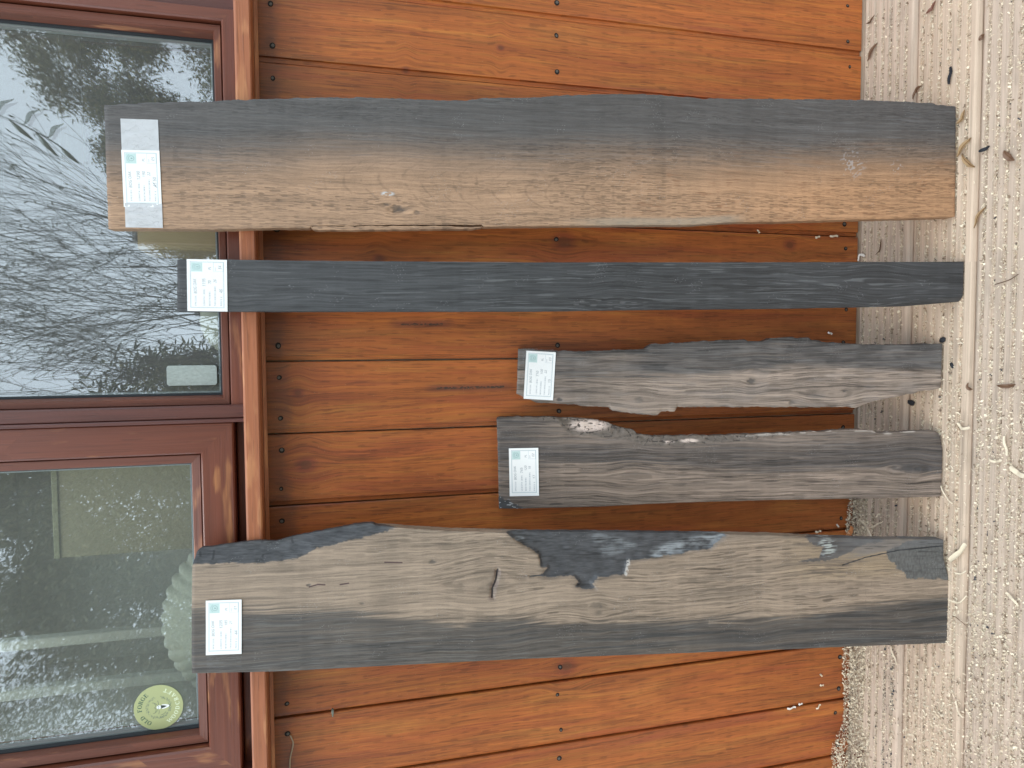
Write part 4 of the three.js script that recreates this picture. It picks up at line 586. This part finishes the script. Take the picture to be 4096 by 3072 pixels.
litter('charred_chip', 'dark pointed chip in front of the middle of the wide plank', 'chip', [328, 258], [331, 279], { mat: coal, width: 0.006, roll: 0.8, taper: 0.6, bend: 0.05, part: 'chip_body' });
lump('dark lump on the deck at the right corner of the torn plank foot', 33, 199, 0.0052); lump('dark lump on the deck in front of the torn plank foot', -9, 218, 0.0038); lump('dark lump on the deck under the left edge of the torn plank', -77, 136, 0.0062);
litter('orange_chip', 'orange stained wood chip on the sawdust left of the bark-edged plank', 'chip', [-352, 2], [-326, 17], { mat: std({ color: new THREE.Color().setRGB(0.5, 0.2, 0.07), roughness: 0.7, side: THREE.DoubleSide }), width: 0.011, roll: 0.5, bend: 0.04, lift: 16, part: 'chip_body' });
const curl = (l, a, b, o = {}) => litter('wood_shaving', l, 'shaving', a, b, { mat: shave, width: 0.0055, roll: 2, part: 'curl', lift: 2.5, ...o });
curl('thick pale shaving roll in front of the right corner of the two-tone plank', [-334, 227], [-297, 259], { width: 0.012, roll: 2.6, bend: 0.04, lift: 4 });
curl('thin hooked pale shaving in front of the middle of the two-tone plank', [-399, 227], [-382, 259], { width: 0.0035, roll: 2.4, bend: 0.22 });
curl('thin wavy shaving across the deck gap before the two-tone plank', [-350, 236], [-341, 258], { width: 0.0026, bend: 0.16 });
curl('long ribbon shaving on the sawdust heap by the bark-edged plank', [-309, 33], [-337, 66], { width: 0.006, bend: -0.14, lift: 14 });
curl('straight shaving rod on the heap beside the two-tone plank', [-325, 46], [-306, 77], { width: 0.0055, roll: 2.8, bend: 0.03, lift: 9 });
curl('short shaving rod upright on the heap next to the wall', [-318, 4], [-303, 12], { width: 0.004, roll: 2.6, lift: 17 });
curl('long straight shaving near the front edge before the bark-edged plank', [-114, 318], [-143, 325], { width: 0.006, bend: 0.02 });
curl('broad pale shaving near the front edge, left of a long straight one', [-158, 330], [-170, 352], { width: 0.009, roll: 1.2, bend: 0.1 });
curl('little curved shaving before the bark-edged plank', [-154, 294], [-152, 315], { width: 0.0046, bend: 0.14 });
curl('thin tail shaving at the left corner of the bark-edged plank foot', [-211, 206], [-237, 229], { width: 0.003, bend: 0.12 });
curl('pointed shaving near the front edge, far left', [-353, 328], [-367, 349], { width: 0.006, bend: -0.08 });
curl('wrinkled shaving across the deck gap before the bark-edged plank', [-102, 235], [-108, 257], { width: 0.006, bend: 0.25 });
curl('white curled shaving at the foot of the wall right of the black plank', [187, 3], [194, 20], { mat: shaveW, width: 0.006, bend: -0.4, lift: 3 });
curl('pale shaving on the edge of the second deck gap at far left', [-562, 247], [-584, 259], { width: 0.004, bend: 0.18 });
curl('pale splinter on the dark dirt left of the two-tone plank', [-528, 105], [-556, 121], { width: 0.005, bend: 0.03 });
{ // crumbs caught on the face of the cladding
  const crumb = (l, x, y, len, a, mat = shave) => { const t = thing('wood_crumb', l, 'shaving', [x / 1000, y / 1000, 0.0012]); const g = new THREE.PlaneGeometry(len, 0.0036, 4, 1), p = g.attributes.position; for (let i = 0; i < p.count; i++) { const q = p.getX(i) / len; p.setZ(i, 0.0012 - 0.004 * q * q + 0.0008 * Math.sin(q * 9)); p.setY(i, p.getY(i) + 0.0016 * Math.sin(q * 5)); } g.translate(0, 0, 0.001); g.computeVertexNormals(); const m = mesh('curl', g, mat, t); m.rotation.z = a; };
  crumb('pale shavings crumb on the seam right of the black plank, nearest the deck', 232, 60, 0.017, 1.45); crumb('small pale crumb on the seam right of the black plank', 229, 96, 0.009, 1.5); crumb('pale flake on the cladding between the black and the torn plank', 48, 65, 0.009, 0.9, shaveW); crumb('hooked pale crumb on the cladding high beside the wide plank', 235, 224, 0.007, 0.3);
  crumb('larger pale crumb on the seam left of the two-tone plank', -676, 138, 0.018, 1.5, shaveW); crumb('white round crumb on the seam left of the two-tone plank', -671, 118, 0.007, 1.2, shaveW); crumb('lowest pale crumb on the seam left of the two-tone plank', -682, 77, 0.012, 2.1); crumb('upper of two crumbs on the board left of the two-tone plank', -620, 72, 0.006, 0.2); crumb('lower of two crumbs on the board left of the two-tone plank', -640, 70, 0.007, 1.0);
  crumb('thin pale crumb on the cladding between bark-edged and two-tone planks', -334, 84, 0.012, 1.4); crumb('pale flake by the nail between bark-edged and two-tone planks', -326, 40, 0.007, 0.2, shaveW);
  const th = thing('cobweb_strand', 'pale dangling cobweb strand under the sill left of the two-tone plank', 'cobweb', [-0.592, 1.065, 0.001]); mesh('strand', new THREE.TubeGeometry(new THREE.CatmullRomCurve3([[0, 0, 0], [-0.012, -0.004, 0.001], [-0.024, -0.002, 0.0005], [-0.036, 0.001, 0.001], [-0.053, 0.002, 0.001], [-0.07, 0.003, 0]].map((q) => new THREE.Vector3(...q))), 24, 0.0012, 5), std({ color: 0xb8a892, roughness: 1 }), th);
  const bg = thing('dead_insect', 'grey green dead insect on the seam left of the two-tone plank', 'insect', [-0.5585, 0.999, 0.003]); const bd = new THREE.SphereGeometry(0.0025, 12, 8); bd.scale(1.1, 0.8, 0.8); mesh('body', bd, std({ color: 0x5d6157, roughness: 0.8 }), bg); for (const s of [-1, 1]) { const wg = new THREE.SphereGeometry(0.0045, 10, 6); wg.scale(1.4, 0.35, 0.2); wg.translate(-0.005, s * 0.0009, 0.001); wg.rotateZ(s * 0.12); mesh('wing', wg, std({ color: 0x7a8075, roughness: 0.7 }), bg); }
}
// ---------------------------------------------------------------- the garden behind the camera, mirrored in the window panes
const barkMat = std({ color: new THREE.Color().setRGB(0.055, 0.045, 0.036), roughness: 0.95 });
function limbs(segs, sides = 5) { // segs: [p0, p1, r0, r1]
  const P = [], N = [], I = [], a = new THREE.Vector3(), u = new THREE.Vector3(), v = new THREE.Vector3();
  for (const [p, q, r0, r1] of segs) { a.copy(q).sub(p).normalize(); u.set(a.y, -a.x, 0.3).cross(a).normalize(); v.copy(a).cross(u); const k = P.length / 3; for (const [c, r] of [[p, r0], [q, r1]]) for (let s = 0; s < sides; s++) { const t = (s / sides) * 6.283, nx = u.x * Math.cos(t) + v.x * Math.sin(t), ny = u.y * Math.cos(t) + v.y * Math.sin(t), nz = u.z * Math.cos(t) + v.z * Math.sin(t); P.push(c.x + nx * r, c.y + ny * r, c.z + nz * r); N.push(nx, ny, nz); } for (let s = 0; s < sides; s++) { const b = (s + 1) % sides; I.push(k + s, k + b, k + sides + b, k + s, k + sides + b, k + sides + s); } }
  const g = new THREE.BufferGeometry(); g.setAttribute('position', new THREE.Float32BufferAttribute(P, 3)); g.setAttribute('normal', new THREE.Float32BufferAttribute(N, 3)); g.setIndex(I); return g;
}
function grow(segs, tips, R, p, dir, len, r, depth, spread, lift) {
  const n = 4; let q = p.clone(), d = dir.clone(); const stops = [];
  for (let i = 0; i < n; i++) { d.add(new THREE.Vector3((R() - 0.5) * 0.22, (R() - 0.5) * 0.16 + lift * 0.08, (R() - 0.5) * 0.22)).normalize(); const e = q.clone().addScaledVector(d, len / n), ra = r * (1 - (0.62 * i) / n), rb = r * (1 - (0.62 * (i + 1)) / n); segs.push([q, e, ra, rb]); q = e; stops.push([e, d.clone(), rb]); }
  if (depth <= 0) { tips.push([q, d]); return; }
  const kids = depth > 1 ? 3 : 2;
  for (let k = 0; k < kids; k++) { const [e, dd, rr] = stops[Math.min(n - 1, 1 + Math.floor(R() * 3))], nd = dd.clone().add(new THREE.Vector3((R() - 0.5) * spread, (R() - 0.35) * spread * 0.8, (R() - 0.5) * spread)).normalize(); grow(segs, tips, R, e, nd, len * (0.5 + 0.28 * R()), rr * 0.62, depth - 1, spread, lift); }
  grow(segs, tips, R, q, d, len * 0.66, r * 0.36, depth - 1, spread, lift);
}
const leafGeo = (() => { const g = new THREE.BufferGeometry(); g.setAttribute('position', new THREE.Float32BufferAttribute([0, 0, 0, 0.3, 0.12, 0.04, 1, 0, 0.12, 0.3, -0.12, 0.04], 3)); g.setIndex([0, 1, 2, 0, 2, 3]); g.computeVertexNormals(); return g; })();
const leafMat = std({ roughness: 0.7, side: THREE.DoubleSide });
// leaves through the volume of several rounded clumps: [x, y, z, rx, ry, rz, share]
function foliage(parent, name, clumps, count, size, cols, seed, droop = 0.3) {
  const R = rnd(seed), im = new THREE.InstancedMesh(leafGeo, leafMat, count), m = new THREE.Matrix4(), q = new THREE.Quaternion(), e = new THREE.Euler(), c = new THREE.Color(), tot = clumps.reduce((s, k) => s + k[6], 0); let n = 0;
  for (const k of clumps) { const sub = []; for (let i = 0; i < 26; i++) { const a = R() * 6.283, b = Math.acos(2 * R() - 1), r = 0.45 + 0.55 * R() ** 0.5; sub.push([k[0] + k[3] * r * Math.sin(b) * Math.cos(a), k[1] + k[4] * r * Math.cos(b), k[2] + k[5] * r * Math.sin(b) * Math.sin(a)]); }
    for (let i = 0, t = Math.round((count * k[6]) / tot); i < t && n < count; i++) { const s = sub[Math.floor(R() * 26)], w = 0.34, g = () => (R() + R() + R() - 1.5) * 0.9, z = size * (0.6 + 0.8 * R()); e.set((R() - 0.5) * 2.4, R() * 6.283, -droop + (R() - 0.5) * 1.8); q.setFromEuler(e); m.compose(new THREE.Vector3(s[0] + g() * k[3] * w, s[1] + g() * k[4] * w, s[2] + g() * k[5] * w), q, new THREE.Vector3(z, z, z)); im.setMatrixAt(n, m); const co = cols[Math.floor(R() * cols.length)], b = 0.7 + 0.6 * R(); c.setRGB(co[0] * b, co[1] * b, co[2] * b); im.setColorAt(n, c); n++; } }
  im.count = n; im.name = name; im.castShadow = im.receiveShadow = true; parent.add(im); im.userData.kind = 'stuff'; return im;
}
{ // bare many-stemmed willow, its twigs against the sky
  const t = thing('bare_willow', 'bare many-stemmed willow whose twigs show as reflections in the right window', 'tree', [0.4, -0.24, 8.2]), R = rnd(611), segs = [], tips = [];
  for (let i = 0; i < 10; i++) { const lean = -0.36 + 0.088 * i + (R() - 0.5) * 0.12, b = new THREE.Vector3((i - 5) * 0.05, 0, (R() - 0.5) * 0.5); grow(segs, tips, R, b, new THREE.Vector3(lean, 1, (R() - 0.5) * 0.3).normalize(), 1.75 + R() * 0.7, 0.03 + 0.014 * R(), 4, 1.2, 0.35); }
  mesh('trunk', limbs(segs.filter((s) => s[2] > 0.013), 7), barkMat, t); mesh('crown', limbs(segs.filter((s) => s[2] <= 0.013).map((s) => [s[0], s[1], Math.max(0.0024, s[2]), Math.max(0.0018, s[3])]), 4), barkMat, t);
  const im = new THREE.InstancedMesh(leafGeo, leafMat, Math.min(2200, tips.length)), m = new THREE.Matrix4(), q = new THREE.Quaternion(), c = new THREE.Color();
  for (let i = 0; i < im.count; i++) { const p = tips[Math.floor(R() * tips.length)][0]; q.setFromEuler(new THREE.Euler(R() * 3, R() * 6, R() * 3)); const s = 0.05 + 0.04 * R(); m.compose(p, q, new THREE.Vector3(s, s, s)); im.setMatrixAt(i, m); const b = 0.6 + 0.8 * R(); im.setColorAt(i, c.setRGB(0.09 * b, 0.085 * b, 0.05 * b)); }
  im.name = 'leaves'; im.userData.kind = 'stuff'; t.add(im);
}
const yellowish = [[0.2, 0.18, 0.08], [0.26, 0.22, 0.09], [0.15, 0.15, 0.07], [0.2, 0.16, 0.1]], dull = [[0.14, 0.145, 0.08], [0.18, 0.17, 0.09], [0.11, 0.12, 0.07], [0.22, 0.19, 0.1]];
function leafyTree(name, label, base, stems, clumps, count, size, cols, seed, droop) {
  const t = thing(name, label, 'tree', base), R = rnd(seed), segs = [], tips = [];
  for (let i = 0; i < stems; i++) grow(segs, tips, R, new THREE.Vector3((R() - 0.5) * 0.4, 0, (R() - 0.5) * 0.4), new THREE.Vector3((R() - 0.5) * 0.7, 1, (R() - 0.5) * 0.5).normalize(), 0.8 + 0.6 * R(), 0.05 + 0.03 * R(), 3, 0.9, 0.3);
  mesh('trunk', limbs(segs, 6), barkMat, t); foliage(t, 'crown', clumps, count, size, cols, seed + 1, droop);
}
leafyTree('leafy_willow', 'yellowing leafy willow reflected at the right of the right window', [3.6, -0.24, 8], 5, [[0.35, 4.5, 0, 0.75, 0.9, 0.7, 3.4], [-0.3, 3.6, 0.1, 0.65, 0.7, 0.7, 3], [-1.2, 3.1, 0.2, 0.6, 0.5, 0.6, 2.4], [-2.0, 2.75, 0.2, 0.5, 0.5, 0.6, 1.8], [1.2, 3.4, 0, 0.8, 1.5, 0.8, 3], [-0.4, 1.9, 0, 1.3, 0.7, 0.6, 3]], 95000, 0.062, yellowish, 621, 1.0);
leafyTree('ivy_bush', 'dark bush reflected low at the left of the right window', [-0.35, -0.24, 7.6], 3, [[-0.2, 2.1, 0, 0.55, 0.95, 0.5, 2], [0.35, 1.5, 0.1, 0.45, 0.9, 0.5, 1.5], [-0.55, 2.7, 0.2, 0.4, 0.8, 0.5, 1]], 17000, 0.062, dull, 631, 0.5);
leafyTree('dense_tree', 'tall dense tree filling the reflection in the left window', [-2.2, -0.24, 9], 6, [[0, 4.2, 0, 1.3, 1.9, 1.1, 4], [0.8, 2.9, -0.2, 0.6, 1.4, 0.7, 2], [-1.2, 3.2, 0, 1.3, 2.2, 1, 3], [0.1, 1.8, 0, 1.7, 1.4, 1, 3], [0.3, 6.2, 0, 1.3, 1.4, 1, 2]], 76000, 0.085, dull, 641, 0.6);
leafyTree('open_tree', 'open tree with sky between its leaves reflected at the far left', [-5.4, -0.24, 9.5], 4, [[0.2, 3.6, 0, 1.5, 2.0, 1, 2], [-0.9, 4.6, 0, 1.3, 1.7, 1, 1], [0.3, 1.7, 0, 1.6, 1.3, 1, 2]], 52000, 0.07, dull, 651, 0.6);
leafyTree('background_tree', 'broad dull tree standing behind the dense tree in the left window reflection', [-3.2, -0.24, 13.5], 4, [[0, 4, 0, 1.8, 3, 1, 3], [2.0, 3.2, 0, 1.2, 2.4, 1, 2], [-2.2, 3.4, 0, 1.6, 2.6, 1, 2.4], [0, 7, 0, 2.2, 1.8, 1, 2]], 42000, 0.19, dull, 671, 0.5);
{ // far hedge closing the garden
  const h = thing('far_hedge', 'long low hedge closing the garden far behind the camera', 'hedge', [0, -0.24, 17]); mesh('stems', limbs([...Array(40)].map((_, i) => [new THREE.Vector3(-20 + i, 0, 0), new THREE.Vector3(-20 + i + 0.1, 1.6, 0.1), 0.05, 0.03]), 6), barkMat, h);
  const cl = []; for (let i = 0; i < 26; i++) cl.push([-20 + i * 1.6, 1.1 + 0.3 * noise(i, 1, 3), 0, 1.3, 1.3, 0.7, 1]); foliage(h, 'leaves', cl, 26000, 0.2, dull, 661, 0.4);
}
{ // a willow twig hanging close behind the camera, blurred leaves against the sky in the right window
  const t = thing('hanging_twig', 'leafy willow twig hanging before the sky in the right window reflection', 'twig', [0.72, 2.25, 1.5]), R = rnd(671);
  const cv = new THREE.CatmullRomCurve3([[0.13, 0.3, 0], [0.1, 0, 0], [0.075, -0.18, 0.01], [0.03, -0.33, 0], [-0.03, -0.44, 0.01]].map((q) => new THREE.Vector3(...q))); mesh('stem', new THREE.TubeGeometry(cv, 30, 0.0022, 6), barkMat, t);
  const lm = std({ color: new THREE.Color().setRGB(0.1, 0.12, 0.06), roughness: 0.7, side: THREE.DoubleSide });
  for (let i = 0; i < 13; i++) { const p = cv.getPoint(0.1 + 0.9 * (i / 12)), L = 0.06 + 0.035 * R(), a = -1.57 + (i % 2 ? 0.75 : -0.75) + (R() - 0.5) * 0.5, path = [...Array(9)].map((_, k) => new THREE.Vector3(p.x + Math.cos(a) * L * (k / 8), p.y + Math.sin(a) * L * (k / 8) - 0.012 * (k / 8) ** 2, p.z + 0.01 * Math.sin(k))); mesh('leaf', (() => { const P = [], I = []; path.forEach((q, k) => { const w = 0.0075 * Math.sin(Math.PI * (0.03 + 0.94 * (k / 8))); P.push(q.x - Math.sin(a) * w, q.y + Math.cos(a) * w, q.z + 0.003, q.x, q.y, q.z, q.x + Math.sin(a) * w, q.y - Math.cos(a) * w, q.z + 0.003); if (k < 8) for (const s of [0, 1]) { const b = k * 3 + s; I.push(b, b + 1, b + 4, b, b + 4, b + 3); } }); const g = new THREE.BufferGeometry(); g.setAttribute('position', new THREE.Float32BufferAttribute(P, 3)); g.setIndex(I); g.computeVertexNormals(); return g; })(), lm, t); }
}
renderer.render(scene, camera);
